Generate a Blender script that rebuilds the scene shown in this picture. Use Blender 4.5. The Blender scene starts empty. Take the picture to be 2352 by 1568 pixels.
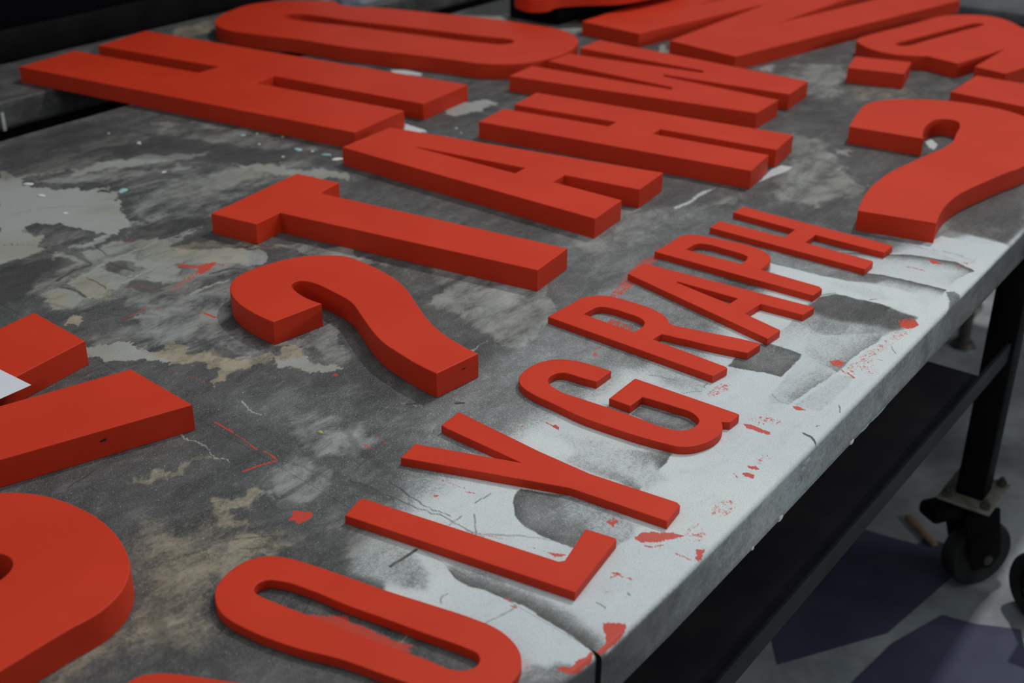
import bpy, bmesh, math
import numpy as np
from mathutils import Vector, Matrix
from mathutils.geometry import tessellate_polygon

# ------------------------------------------------------------------ settings
WORLD_S = 0.21
KEY_LOC = (3.45, 0.62, 0.665 + 3.6)
KEY_P = 68.0
FILL_LOC = (1.05, 0.45, 0.665 + 1.3)
FILL_P = 5.5
FRONT_LOC = (2.8, -2.6, 0.665 + 0.9)
FRONT_P = 17.0
LEFT_LOC = (-1.6, 1.6, 0.665 + 1.3)
LEFT_P = 6.0
RED_A = (0.585, 0.034, 0.009); RED_B = (0.625, 0.040, 0.0115); RED_ROUGH = 0.55
MARK_RED = (0.56, 0.052, 0.026)
BASE_A = (0.040, 0.041, 0.041); BASE_B = (0.105, 0.106, 0.102); BASE_C = (0.19, 0.19, 0.185)
PALE_A = (0.38, 0.40, 0.38); PALE_B = (0.33, 0.33, 0.28)
BEIGE_A = (0.27, 0.235, 0.155); BEIGE_B = (0.40, 0.345, 0.24)
WHITE_A = (0.66, 0.71, 0.70); WHITE_B = (0.58, 0.64, 0.66)
FLOOR_A = (0.28, 0.31, 0.34); FLOOR_B = (0.50, 0.53, 0.54)
LIPW = [0.15, 0.15, 0.15, 0.38, 0.62, 0.52, 0.22, 0.08]

# ------------------------------------------------------------------ camera, world, lights, exposure
SC = bpy.context.scene
COL = SC.collection
TOP = 0.665                     # height of the bench tops above the floor
EYE = 0.65                      # camera height above the bench top

cam_data = bpy.data.cameras.new('camera')
cam = bpy.data.objects.new('camera', cam_data)
COL.objects.link(cam)
cam.matrix_world = Matrix(((0.595255, 0.362284, -0.717232, 0.0),
                           (-0.803498, 0.277148, -0.526859, 0.0),
                           (0.007907, 0.889910, 0.456068, TOP + EYE),
                           (0, 0, 0, 1)))
cam_data.sensor_width = 36.0
cam_data.lens = 36.0 * 2933.2 / 2352.0
cam_data.clip_start = 0.02
cam_data.dof.use_dof = True
cam_data.dof.focus_distance = 1.28
cam_data.dof.aperture_fstop = 5.6
cam_data.dof.aperture_blades = 9
SC.camera = cam

world = bpy.data.worlds.new('workshop_air')
world.use_nodes = True
world.node_tree.nodes['Background'].inputs[0].default_value = (0.88, 0.95, 1.0, 1)
world.node_tree.nodes['Background'].inputs[1].default_value = WORLD_S
SC.world = world


def area_light(name, loc, aim, size, power, color):
    d = bpy.data.lights.new(name, 'AREA')
    d.shape = 'RECTANGLE' if isinstance(size, tuple) else 'SQUARE'
    if isinstance(size, tuple):
        d.size, d.size_y = size
    else:
        d.size = size
    d.energy = power
    d.color = color
    o = bpy.data.objects.new(name, d)
    COL.objects.link(o)
    o.location = loc
    o.rotation_euler = (Vector(aim) - Vector(loc)).to_track_quat('-Z', 'Y').to_euler()
    return o


area_light('ceiling_lamp_key', KEY_LOC, (1.2, 0.75, TOP), (0.13, 0.13), KEY_P, (1.0, 0.97, 0.95))
area_light('falloff_fill', FILL_LOC, (1.05, 0.55, TOP), (0.9, 0.9), FILL_P, (0.92, 0.98, 1.0))  # unseen fill added over the centre so brightness drops towards the corners
area_light('low_front_lamp', FRONT_LOC, (1.6, 0.4, 0.5), (0.9, 0.3), FRONT_P, (0.95, 0.98, 1.0))  # lamp on the front side, set low to brighten the floor under the bench
area_light('left_side_fill', LEFT_LOC, (1.0, 1.0, 0.68), (0.8, 0.8), LEFT_P, (1.0, 0.97, 0.94))  # unseen fill added to lift the left-facing sides of the letters

SC.view_settings.view_transform = 'Standard'
SC.view_settings.look = 'None'
SC.view_settings.exposure = 0.0
SC.view_settings.gamma = 1.0
SC.view_settings.use_curve_mapping = False
SC.cycles.use_denoising = True


# ------------------------------------------------------------------ helpers
def tag(o, label=None, cat=None, group=None, kind=None):
    if label: o['label'] = label
    if cat: o['category'] = cat
    if group: o['group'] = group
    if kind: o['kind'] = kind
    return o


def empty(name, loc=(0, 0, 0), rz=0.0):
    o = bpy.data.objects.new(name, None)
    o.empty_display_size = 0.05
    COL.objects.link(o)
    o.location = loc
    o.rotation_euler = (0, 0, rz)
    return o


def mesh_obj(name, verts, faces, mat, parent=None, loc=(0, 0, 0), smooth=None):
    me = bpy.data.meshes.new(name)
    me.from_pydata([tuple(v) for v in verts], [], [tuple(f) for f in faces])
    me.validate()
    bm = bmesh.new(); bm.from_mesh(me)
    bmesh.ops.recalc_face_normals(bm, faces=bm.faces)
    bm.to_mesh(me); bm.free()
    if smooth is not None:
        for p in me.polygons: p.use_smooth = True
        me.set_sharp_from_angle(angle=math.radians(smooth))
    me.materials.append(mat)
    o = bpy.data.objects.new(name, me)
    COL.objects.link(o)
    o.location = loc
    if parent: o.parent = parent
    return o


def bm_obj(name, bm, mat, parent=None, loc=(0, 0, 0), smooth=35):
    bmesh.ops.recalc_face_normals(bm, faces=bm.faces)
    me = bpy.data.meshes.new(name)
    bm.to_mesh(me); bm.free()
    for p in me.polygons: p.use_smooth = True
    me.set_sharp_from_angle(angle=math.radians(smooth))
    me.materials.append(mat)
    o = bpy.data.objects.new(name, me)
    COL.objects.link(o)
    o.location = loc
    if parent: o.parent = parent
    return o


def add_box(bm, x0, x1, y0, y1, z0, z1, bev=0.0):
    g = bmesh.ops.create_cube(bm, size=1.0)['verts']
    for v in g:
        v.co = Vector(((x0 + x1) / 2 + v.co.x * (x1 - x0), (y0 + y1) / 2 + v.co.y * (y1 - y0), (z0 + z1) / 2 + v.co.z * (z1 - z0)))
    if bev > 0:
        es = list({e for v in g for e in v.link_edges})
        bmesh.ops.bevel(bm, geom=es, offset=bev, segments=2, profile=0.5, affect='EDGES')
    return g


def add_cyl(bm, r1, r2, depth, M, seg=28):
    bmesh.ops.create_cone(bm, cap_ends=True, segments=seg, radius1=r1, radius2=r2, depth=depth, matrix=M)


def add_lathe(bm, prof, M, seg=40):
    rings = []
    for r, z in prof:
        rings.append([bm.verts.new(M @ Vector((r * math.cos(2 * math.pi * k / seg), r * math.sin(2 * math.pi * k / seg), z))) for k in range(seg)])
    for a, b in zip(rings, rings[1:] + rings[:1]):
        for k in range(seg):
            bm.faces.new((a[k], a[(k + 1) % seg], b[(k + 1) % seg], b[k]))


# ------------------------------------------------------------------ materials
class NT:
    def __init__(s, name):
        s.m = bpy.data.materials.new(name); s.m.use_nodes = True
        s.t = s.m.node_tree; s.b = s.t.nodes['Principled BSDF']
        s.pos = s.t.nodes.new('ShaderNodeNewGeometry').outputs['Position']
    def n(s, kind, **kw):
        d = s.t.nodes.new(kind)
        for k, v in kw.items(): setattr(d, k, v)
        return d
    def put(s, sock, v):
        if hasattr(v, 'is_linked') or hasattr(v, 'links'): s.t.links.new(v, sock)
        else: sock.default_value = v
    def math(s, op, a, b=0.0, c=0.0, clamp=False):
        d = s.n('ShaderNodeMath', operation=op, use_clamp=clamp)
        s.put(d.inputs[0], a); s.put(d.inputs[1], b); s.put(d.inputs[2], c)
        return d.outputs[0]
    def mix(s, f, a, b):
        d = s.n('ShaderNodeMix', data_type='RGBA')
        s.put(d.inputs[0], f); s.put(d.inputs[6], a); s.put(d.inputs[7], b)
        return d.outputs[2]
    def noise(s, scale, detail=2.0, rough=0.5, stretch=None, rot=0.0, dist=0.0, off=(0, 0, 0)):
        v = s.pos
        mp = s.n('ShaderNodeMapping')
        s.t.links.new(v, mp.inputs[0])
        mp.inputs['Rotation'].default_value = (0, 0, rot)
        mp.inputs['Location'].default_value = off
        if stretch: mp.inputs['Scale'].default_value = stretch
        d = s.n('ShaderNodeTexNoise')
        s.t.links.new(mp.outputs[0], d.inputs['Vector'])
        d.inputs['Scale'].default_value = scale; d.inputs['Detail'].default_value = detail
        d.inputs['Roughness'].default_value = rough; d.inputs['Distortion'].default_value = dist
        return d.outputs['Fac']
    def step(s, v, a, b):       # smooth step a..b -> 0..1
        d = s.n('ShaderNodeMapRange', interpolation_type='SMOOTHSTEP')
        s.put(d.inputs[0], v); s.put(d.inputs[1], a); s.put(d.inputs[2], b)
        d.inputs[3].default_value = 0.0; d.inputs[4].default_value = 1.0
        return d.outputs[0]
    def attr(s, name):
        d = s.n('ShaderNodeAttribute', attribute_name=name)
        return d
    def bump(s, h, strength, dist=0.001):
        d = s.n('ShaderNodeBump'); d.inputs['Strength'].default_value = strength; d.inputs['Distance'].default_value = dist
        s.put(d.inputs['Height'], h); s.t.links.new(d.outputs[0], s.b.inputs['Normal'])
    def done(s, color, rough=0.6, metal=0.0, spec=0.5):
        s.put(s.b.inputs['Base Color'], color); s.put(s.b.inputs['Roughness'], rough)
        s.b.inputs['Metallic'].default_value = metal
        s.b.inputs['Specular IOR Level'].default_value = spec
        return s.m


def C(r, g, b): return (r, g, b, 1.0)


def mat_red():
    s = NT('red_sprayed_paint')
    a = s.noise(9.0, 3.0); g = s.noise(900.0, 2.0)
    c = s.mix(s.step(a, 0.3, 0.7), C(*RED_A), C(*RED_B))
    c = s.mix(s.math('MULTIPLY', s.step(g, 0.55, 0.75), 0.12), c, C(0.80, 0.16, 0.09))
    s.bump(g, 0.25, 0.0004)
    return s.done(c, RED_ROUGH, 0, 0.22)


def mat_plain(name, c1, c2, scale=12.0, rough=0.6, metal=0.0, spec=0.4, bump=0.0):
    s = NT(name)
    a = s.noise(scale, 4.0, 0.6)
    c = s.mix(s.step(a, 0.3, 0.7), C(*c1), C(*c2))
    if bump: s.bump(s.noise(scale * 12, 3.0), bump, 0.0006)
    return s.done(c, rough, metal, spec)


def mat_top():
    s = NT('worn_spattered_bench_top')
    m = s.attr('stain'); sep = s.n('ShaderNodeSeparateColor'); s.t.links.new(m.outputs['Color'], sep.inputs[0])
    W, G, B = sep.outputs[0], sep.outputs[1], sep.outputs[2]
    R = s.attr('redness').outputs['Fac']; K = s.attr('dark_mark').outputs['Fac']
    big = s.noise(5.0, 7.0, 0.68, dist=0.5)
    streak = s.noise(7.0, 6.0, 0.68, stretch=(0.55, 2.6, 1), rot=0.18, dist=0.5)
    med = s.noise(28.0, 8.0, 0.74, stretch=(0.8, 1.35, 1), rot=0.2, dist=0.45)
    fine = s.noise(260.0, 3.0, 0.6)
    grain = s.noise(1300.0, 1.0, 0.5)
    hair = s.noise(60.0, 3.0, 0.6, stretch=(0.35, 4.0, 1), rot=-0.5)
    hair2 = s.noise(70.0, 3.0, 0.6, stretch=(0.3, 5.0, 1), rot=0.9, off=(3, 1, 0))
    # bare board
    t = s.math('ADD', s.math('MULTIPLY', s.step(big, 0.32, 0.68), 0.5), s.math('MULTIPLY', s.step(streak, 0.35, 0.68), 0.5))
    base = s.mix(t, C(*BASE_A), C(*BASE_B))
    base = s.mix(s.math('MULTIPLY', s.step(med, 0.48, 0.70), 0.55), base, C(*BASE_C))
    base = s.mix(s.math('MULTIPLY', s.step(med, 0.50, 0.33), 0.60), base, C(0.028, 0.028, 0.029))
    base = s.mix(s.math('MULTIPLY', s.step(hair, 0.60, 0.72), 0.22), base, C(0.22, 0.22, 0.21))
    base = s.mix(s.math('MULTIPLY', s.step(hair2, 0.60, 0.72), 0.30), base, C(0.03, 0.03, 0.03))
    # pale filler smears and beige dust
    nm = s.math('MULTIPLY', s.math('SUBTRACT', med, 0.5), 1.3)
    ng = s.math('MULTIPLY', s.math('SUBTRACT', streak, 0.5), 0.9)
    Gf = s.math('MULTIPLY', s.step(s.math('ADD', s.math('ADD', G, nm), ng), 0.10, 0.72), s.math('POWER', G, 0.40, clamp=True))
    base = s.mix(Gf, base, s.mix(s.step(big, 0.4, 0.6), C(*PALE_A), C(*PALE_B)))
    Bf = s.math('MULTIPLY', s.step(s.math('ADD', s.math('ADD', B, nm), s.math('MULTIPLY', s.math('SUBTRACT', fine, 0.5), 0.9)), 0.06, 0.85), s.math('POWER', B, 0.45, clamp=True))
    base = s.mix(Bf, base, s.mix(s.step(med, 0.35, 0.65), C(*BEIGE_A), C(*BEIGE_B)))
    Kf = s.math('MULTIPLY', s.step(s.math('ADD', K, s.math('MULTIPLY', s.math('SUBTRACT', med, 0.5), 0.5)), 0.05, 0.95), 0.88)
    # white overspray, grainy where thin
    W = s.math('ADD', W, s.math('MULTIPLY', s.math('MULTIPLY', s.math('SUBTRACT', med, 0.5), 2.0), s.math('MULTIPLY', W, s.math('SUBTRACT', 1.0, W))))
    gn = s.math('MULTIPLY', s.math('SUBTRACT', grain, 0.5), 2.2)
    fn = s.math('MULTIPLY', s.math('SUBTRACT', fine, 0.5), 0.6)
    nz = s.n('ShaderNodeSeparateXYZ'); s.t.links.new(s.pos.node.outputs['Normal'], nz.inputs[0])
    flat = s.step(nz.outputs[2], 0.1, 0.9)
    gn = s.math('MULTIPLY', gn, s.math('ADD', 0.25, s.math('MULTIPLY', flat, 0.75)))
    Wn = s.math('ADD', s.math('ADD', W, s.math('MULTIPLY', gn, s.math('SUBTRACT', 1.0, s.math('MULTIPLY', W, 0.85)))), fn)
    Ws = s.step(Wn, 0.42, 0.78)
    Wf = s.math('ADD', s.math('MULTIPLY', Ws, 0.42), s.math('MULTIPLY', s.step(W, 0.0, 1.0), 0.58), clamp=True)
    Wf = s.math('MULTIPLY', Wf, s.step(W, 0.0, 0.12))
    Wf = s.math('MULTIPLY', Wf, s.math('SUBTRACT', 1.0, s.math('MULTIPLY', s.step(med, 0.52, 0.72), 0.14)))
    white = s.mix(s.step(big, 0.35, 0.65), C(*WHITE_A), C(*WHITE_B))
    white = s.mix(s.math('MULTIPLY', s.step(fine, 0.60, 0.70), 0.10), white, C(0.25, 0.27, 0.27))
    col = s.mix(Wf, base, white)
    # faint grain of dust everywhere
    g2 = s.noise(800.0, 2.0, 0.6, off=(5, 2, 0))
    col = s.mix(s.math('MULTIPLY', s.step(grain, 0.54, 0.70), 0.30), col, C(0.40, 0.41, 0.40))
    col = s.mix(s.math('MULTIPLY', s.math('MULTIPLY', s.step(g2, 0.55, 0.72), 0.42), flat), col, C(0.03, 0.03, 0.03))
    dust = s.noise(520.0, 1.0, 0.5, off=(1, 7, 0))
    col = s.mix(s.math('MULTIPLY', s.math('MULTIPLY', s.step(dust, 0.72, 0.78), 0.55), flat), col, C(0.62, 0.63, 0.61))
    col = s.mix(Kf, col, C(0.028, 0.028, 0.027))
    # red paint flecks
    fl = s.noise(330.0, 3.0, 0.7, dist=0.8)
    Rn = s.math('ADD', R, s.math('MULTIPLY', s.math('SUBTRACT', fl, 0.5), s.math('SUBTRACT', 3.3, s.math('MULTIPLY', R, 2.6))))
    Rf = s.math('MULTIPLY', s.step(Rn, 0.50, 0.62), s.step(R, 0.03, 0.2))
    Rf = s.math('MULTIPLY', Rf, s.math('ADD', 0.72, s.math('MULTIPLY', R, 0.26)))
    col = s.mix(Rf, col, C(*MARK_RED))
    s.bump(s.math('ADD', s.math('MULTIPLY', grain, 0.5), s.math('ADD', fine, s.math('MULTIPLY', Rf, 0.8))), 0.30, 0.0006)
    rg = s.math('ADD', 0.50, s.math('MULTIPLY', med, 0.25))
    return s.done(col, rg, 0, 0.35)


def mat_floor():
    s = NT('painted_concrete')
    a = s.noise(4.2, 6.0, 0.65); b = s.noise(16.0, 5.0, 0.6)
    c = s.mix(s.step(a, 0.35, 0.65), C(*FLOOR_A), C(*FLOOR_B))
    c = s.mix(s.math('MULTIPLY', s.step(b, 0.45, 0.72), 0.55), c, C(0.24, 0.23, 0.21))
    v = s.n('ShaderNodeTexVoronoi'); s.t.links.new(s.pos, v.inputs['Vector']); v.inputs['Scale'].default_value = 9.0
    spots = s.math('SUBTRACT', 1.0, s.step(v.outputs['Distance'], 0.07, 0.12))
    rnd = s.n('ShaderNodeSeparateColor'); s.t.links.new(v.outputs['Color'], rnd.inputs[0])
    spots = s.math('MULTIPLY', spots, s.step(rnd.outputs[0], 0.30, 0.40))
    c = s.mix(s.math('MULTIPLY', spots, 0.9), c, C(0.75, 0.80, 0.80))
    return s.done(c, 0.55, 0, 0.4)


RED = mat_red()
TOPMAT = mat_top()
FLOORMAT = mat_floor()
BLACK_STEEL = mat_plain('black_steel', (0.003, 0.003, 0.004), (0.007, 0.007, 0.008), 15, 0.6, 0, 0.10)
GREY_STEEL = mat_plain('dusty_grey_steel', (0.07, 0.075, 0.08), (0.12, 0.125, 0.13), 10, 0.5, 0, 0.4)
DARK_BOARD = mat_plain('dark_board', (0.022, 0.022, 0.027), (0.040, 0.038, 0.040), 8, 0.8, 0, 0.1)
RUBBER = mat_plain('black_rubber', (0.008, 0.008, 0.008), (0.02, 0.02, 0.019), 18, 0.6)
PLATE = mat_plain('spattered_zinc', (0.16, 0.15, 0.11), (0.36, 0.34, 0.29), 30, 0.5, 0.2)
DULL = mat_plain('dull_brown_metal', (0.05, 0.05, 0.045), (0.10, 0.095, 0.08), 30, 0.5)
CABINET = mat_plain('black_cabinet_paint', (0.003, 0.003, 0.005), (0.005, 0.005, 0.008), 3, 0.7, 0, 0.05)
PAPER = mat_plain('white_paper', (0.66, 0.68, 0.74), (0.70, 0.72, 0.78), 4, 0.7)
WHITE_MARK = mat_plain('white_marker', (0.45, 0.47, 0.47), (0.55, 0.57, 0.57), 30, 0.6)
BLUE_SHADE_MAT = mat_plain('navy_shade_mat', (0.055, 0.060, 0.110), (0.085, 0.092, 0.150), 6, 0.8)
CLOTH = mat_plain('grey_blue_cloth', (0.07, 0.09, 0.12), (0.22, 0.24, 0.26), 26, 0.9)
WOODBIT = mat_plain('raw_wood', (0.30, 0.20, 0.11), (0.38, 0.27, 0.17), 40, 0.7)
TEAL = mat_plain('teal_paint_crumb', (0.22, 0.42, 0.43), (0.38, 0.58, 0.60), 60, 0.7)
CHALK = mat_plain('white_paint_crumb', (0.62, 0.63, 0.60), (0.78, 0.78, 0.75), 60, 0.7)
HOLE = mat_plain('raw_slot', (0.02, 0.012, 0.010), (0.05, 0.02, 0.015), 90, 0.9)
GREEN = mat_plain('dark_green_enamel', (0.004, 0.012, 0.008), (0.008, 0.022, 0.014), 6, 0.5)

# outlines: x, y (0.1 mm), 1 = point on a curve / 0 = corner
OUTLINES = {
 'H_big':[[13119,20808,0,14457,20963,0,14854,17955,0,15356,17968,0,14959,20944,0,16303,21183,0,17222,13664,0,15867,13540,0,15537,16737,0,15015,16658,0,15384,13546,0,14028,13396,0]],
 'O_top':[[17650,20655,1,18068,20986,1,18599,21205,1,19300,21315,1,19798,21141,1,20236,20665,1,20586,20012,1,20482,19811,1,20805,18802,1,21189,17461,1,21467,16323,1,21573,15403,1,21578,14736,1,21373,14233,1,21030,13888,1,20602,13677,1,20058,13548,1,19509,13576,1,19019,13735,1,18697,14009,1,18492,14370,1,18375,14945,1,18193,15734,1,17817,17292,1,17697,18348,1,17440,19333,1,17359,19892,1,17435,20304,1],[18931,19988,1,19109,20028,1,19246,19901,1,19400,19399,1,19461,18846,1,19836,17135,1,20185,15496,1,20281,15162,1,20285,14964,1,20194,14849,1,20021,14822,1,19839,14940,1,19743,15230,1,19409,16770,1,19077,18483,1,18900,19125,1,18841,19539,1,18859,19818,1]],
 'W_mid':[[18136,13434,0,18940,13511,0,19180,10689,0,19314,10754,0,19412,13483,0,20096,13482,0,20466,10796,0,20623,10853,0,20579,13546,0,21351,13602,0,21150,9034,0,20186,8941,0,19945,11314,0,19821,11220,0,19760,8935,0,18852,8889,0]],
 'H_mid':[[15664,12207,0,16476,12311,0,16737,10428,0,17015,10452,0,16772,12315,0,17572,12431,0,18154,7898,0,17329,7787,0,17126,9705,0,16835,9675,0,17036,7770,0,16236,7652,0]],
 'A_mid':[[13385,13049,0,14568,13134,0,15380,8621,0,14579,8530,0,14431,9691,0,14090,9660,0,14074,8504,0,13280,8418,0],[14066,12185,0,14100,12141,0,14327,10310,0,14056,10297,0]],
 'T_mid':[[10334,12537,0,12134,12755,0,12225,12017,0,11762,11940,0,12236,8142,0,11465,8051,0,10906,11840,0,10433,11793,0]],
 'Q_c':[[9220,9445,0,8559,9537,0,8590,9907,1,8675,10239,1,8784,10455,1,8916,10617,1,9132,10748,1,9398,10768,1,9708,10712,1,9983,10613,1,10227,10401,1,10381,10119,1,10371,9888,1,10331,9612,1,10260,9314,1,10180,9106,1,10077,8903,1,9941,8698,1,9779,8462,1,9627,8216,1,9495,7939,1,9397,7635,1,9336,7294,0,8734,7363,0,8769,7658,1,8839,7961,1,8915,8236,1,9031,8487,1,9178,8740,1,9313,8963,1,9429,9160,1,9484,9314,1,9510,9443,1,9542,9620,1,9569,9835,1,9556,10002,1,9507,10086,1,9429,10105,1,9353,10061,1,9299,9963,1]],
 'Q_r':[[19109,7379,0,19955,7583,1,20343,7648,1,20653,7619,1,20901,7483,1,21164,7232,1,21368,6919,1,21519,6587,1,21579,6226,1,21585,5854,1,21516,5556,1,21418,5341,1,18896,4562,1,18313,4706,1,17830,4803,1,17430,4879,1,17065,4919,1,16775,4920,1,16477,4896,1,15891,4780,0,15686,5785,0,16150,5913,1,16601,5997,1,16997,6029,1,17389,6031,1,17879,5977,1,18435,5894,1,18955,5809,1,19370,5800,1,19812,5892,1,20265,5995,1,20430,6077,1,20492,6191,1,20435,6343,1,20305,6419,1,20127,6427,1,19238,6206,0]],
 'block':[[22458,8855,0,23314,9073,0,23571,8062,0,22694,7862,0]],
 'R_far':[[24467,9535,1,24728,9587,1,24995,9549,1,26058,9303,0,27302,9055,0,27678,8956,1,27922,8824,1,28090,8665,1,28262,8398,1,28314,8056,1,28185,7749,1,27972,7508,1,27718,7293,1,26959,6690,0,25074,6139,0,23861,6393,0,24009,7014,0,25677,6980,0,24021,7338,0,24206,7991,0,24051,8223,1,23949,8477,1,23943,8772,1,24091,9134,1,24292,9386,1],[24707,8823,1,24897,8829,1,25094,8786,1,25286,8739,0,27290,8247,0,27494,8157,1,27552,8036,1,27488,7997,1,27269,8012,1,26893,8111,0,25060,8516,0,24782,8580,1,24631,8708,1]],
 'bar_r':[[22070,6786,0,23404,6779,0,23392,5438,0,21928,5021,0]],
 'P_s':[[13223,7463,0,13782,7457,0,13906,7453,1,13987,7404,1,14047,7308,1,14088,7161,1,14120,6933,1,14149,6657,1,14130,6475,1,14085,6343,1,14021,6249,1,13937,6183,1,13832,6148,1,13719,6133,1,13537,6124,0,13515,5323,0,13470,5271,0,13227,5278,0],[13524,7179,0,13734,7177,0,13798,7149,1,13847,7049,1,13852,6789,1,13845,6594,1,13827,6490,1,13790,6434,1,13734,6412,1,13552,6409,0]],
 'H_s':[[15064,7308,0,15353,7299,0,15285,5127,0,15253,5096,0,14994,5109,0,15008,6063,0,14681,6058,0,14647,5123,0,14613,5098,0,14342,5093,0,14381,7296,0,14674,7309,0,14682,6353,0,15015,6358,0]],
 'A_s':[[12419,7363,0,12800,7369,0,12829,7339,0,12941,5145,0,12926,5123,0,12666,5147,0,12636,5670,0,12289,5696,0,12152,5191,0,12137,5175,0,11862,5195,0],[12566,6765,0,12593,6762,0,12608,5953,0,12411,5963,0]],
 'R_s':[[10835,7451,0,10867,7456,0,11407,7433,0,11497,7428,1,11573,7393,1,11657,7326,1,11732,7205,1,11757,7062,1,11762,6881,1,11756,6650,1,11711,6489,1,11662,6381,1,11590,6303,0,11541,6270,0,11530,6172,1,11556,6049,1,11578,5932,1,11643,5630,1,11690,5407,1,11709,5214,0,11694,5197,0,11424,5217,0,11362,5480,1,11311,5783,1,11298,5903,1,11273,6015,1,11264,6121,1,11243,6195,0,11078,6203,0,10997,5246,0,10973,5223,0,10729,5264,0],[11144,7172,0,11325,7159,0,11386,7148,1,11434,7106,1,11464,7014,1,11470,6790,1,11465,6653,1,11432,6553,1,11380,6494,1,11324,6469,1,11102,6474,0]],
 'G_s':[[10176,6171,0,9887,6167,0,9862,6354,1,9857,6468,1,9836,6556,1,9782,6603,1,9702,6616,1,9624,6599,1,9577,6562,1,9530,6491,1,9490,6351,1,9494,6107,1,9510,5797,1,9516,5536,1,9513,5380,1,9511,5151,1,9532,5051,1,9577,4966,1,9649,4918,1,9737,4908,1,9814,4921,1,9858,4949,1,9902,5008,1,9935,5095,1,9930,5244,1,9907,5580,0,9897,5621,0,9667,5622,0,9670,5874,0,10167,5888,0,10192,5879,0,10190,4716,0,10184,4670,0,10158,4662,0,9991,4669,0,9947,4741,0,9899,4704,1,9818,4666,1,9724,4645,1,9613,4649,1,9475,4689,1,9351,4764,1,9293,4840,1,9254,5000,1,9215,5273,1,9196,5566,1,9189,5903,1,9235,6256,1,9268,6527,1,9304,6663,1,9355,6759,1,9414,6823,1,9494,6872,1,9609,6902,1,9790,6902,1,9923,6866,1,10023,6805,1,10090,6721,1,10146,6586,1,10169,6389,1]],
 'Y_s':[[8228,6889,0,8536,6919,0,8420,5852,0,8388,5262,0,8470,4390,0,8446,4346,0,8162,4311,0,8080,5274,0,7544,6820,0,7816,6874,0,8154,5869,0,8213,6816,0]],
 'L_s':[[6544,6592,0,6794,6657,0,6838,6636,0,7127,4737,0,7168,4706,0,7644,4814,0,7688,4533,0,7668,4517,0,6871,4402,0]],
 'O_s':[[5107,6642,1,5187,6721,1,5313,6776,1,5488,6803,1,5626,6776,1,5728,6708,1,5819,6542,1,5867,6335,1,5929,5977,1,5982,5639,1,6061,5244,1,6133,4857,1,6150,4654,1,6119,4490,1,6055,4359,1,5962,4264,1,5830,4201,1,5645,4191,1,5477,4263,1,5373,4450,1,5279,4786,1,5242,4981,1,5170,5355,1,5064,5699,1,4988,6177,1,4987,6373,1,5028,6520,1],[5357,6465,1,5428,6496,1,5501,6470,1,5563,6366,1,5622,6094,1,5661,5727,1,5716,5403,1,5776,5006,1,5827,4688,1,5829,4577,1,5785,4521,1,5712,4503,1,5637,4537,1,5590,4611,1,5557,4823,1,5491,5202,1,5433,5604,1,5395,5886,1,5355,6153,1,5335,6331,1,5333,6413,1]],
 'K_arm':[[7119,11795,0,7029,10786,0,6113,10682,0,4830,10543,0,6923,9900,0,6809,8835,0,4087,9858,0,4372,11400,0]],
 'W_top':[[22456,14748,0,22267,13248,0,26455,12460,0,22178,12480,0,21883,10868,0,29501,9191,0]],
}
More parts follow.
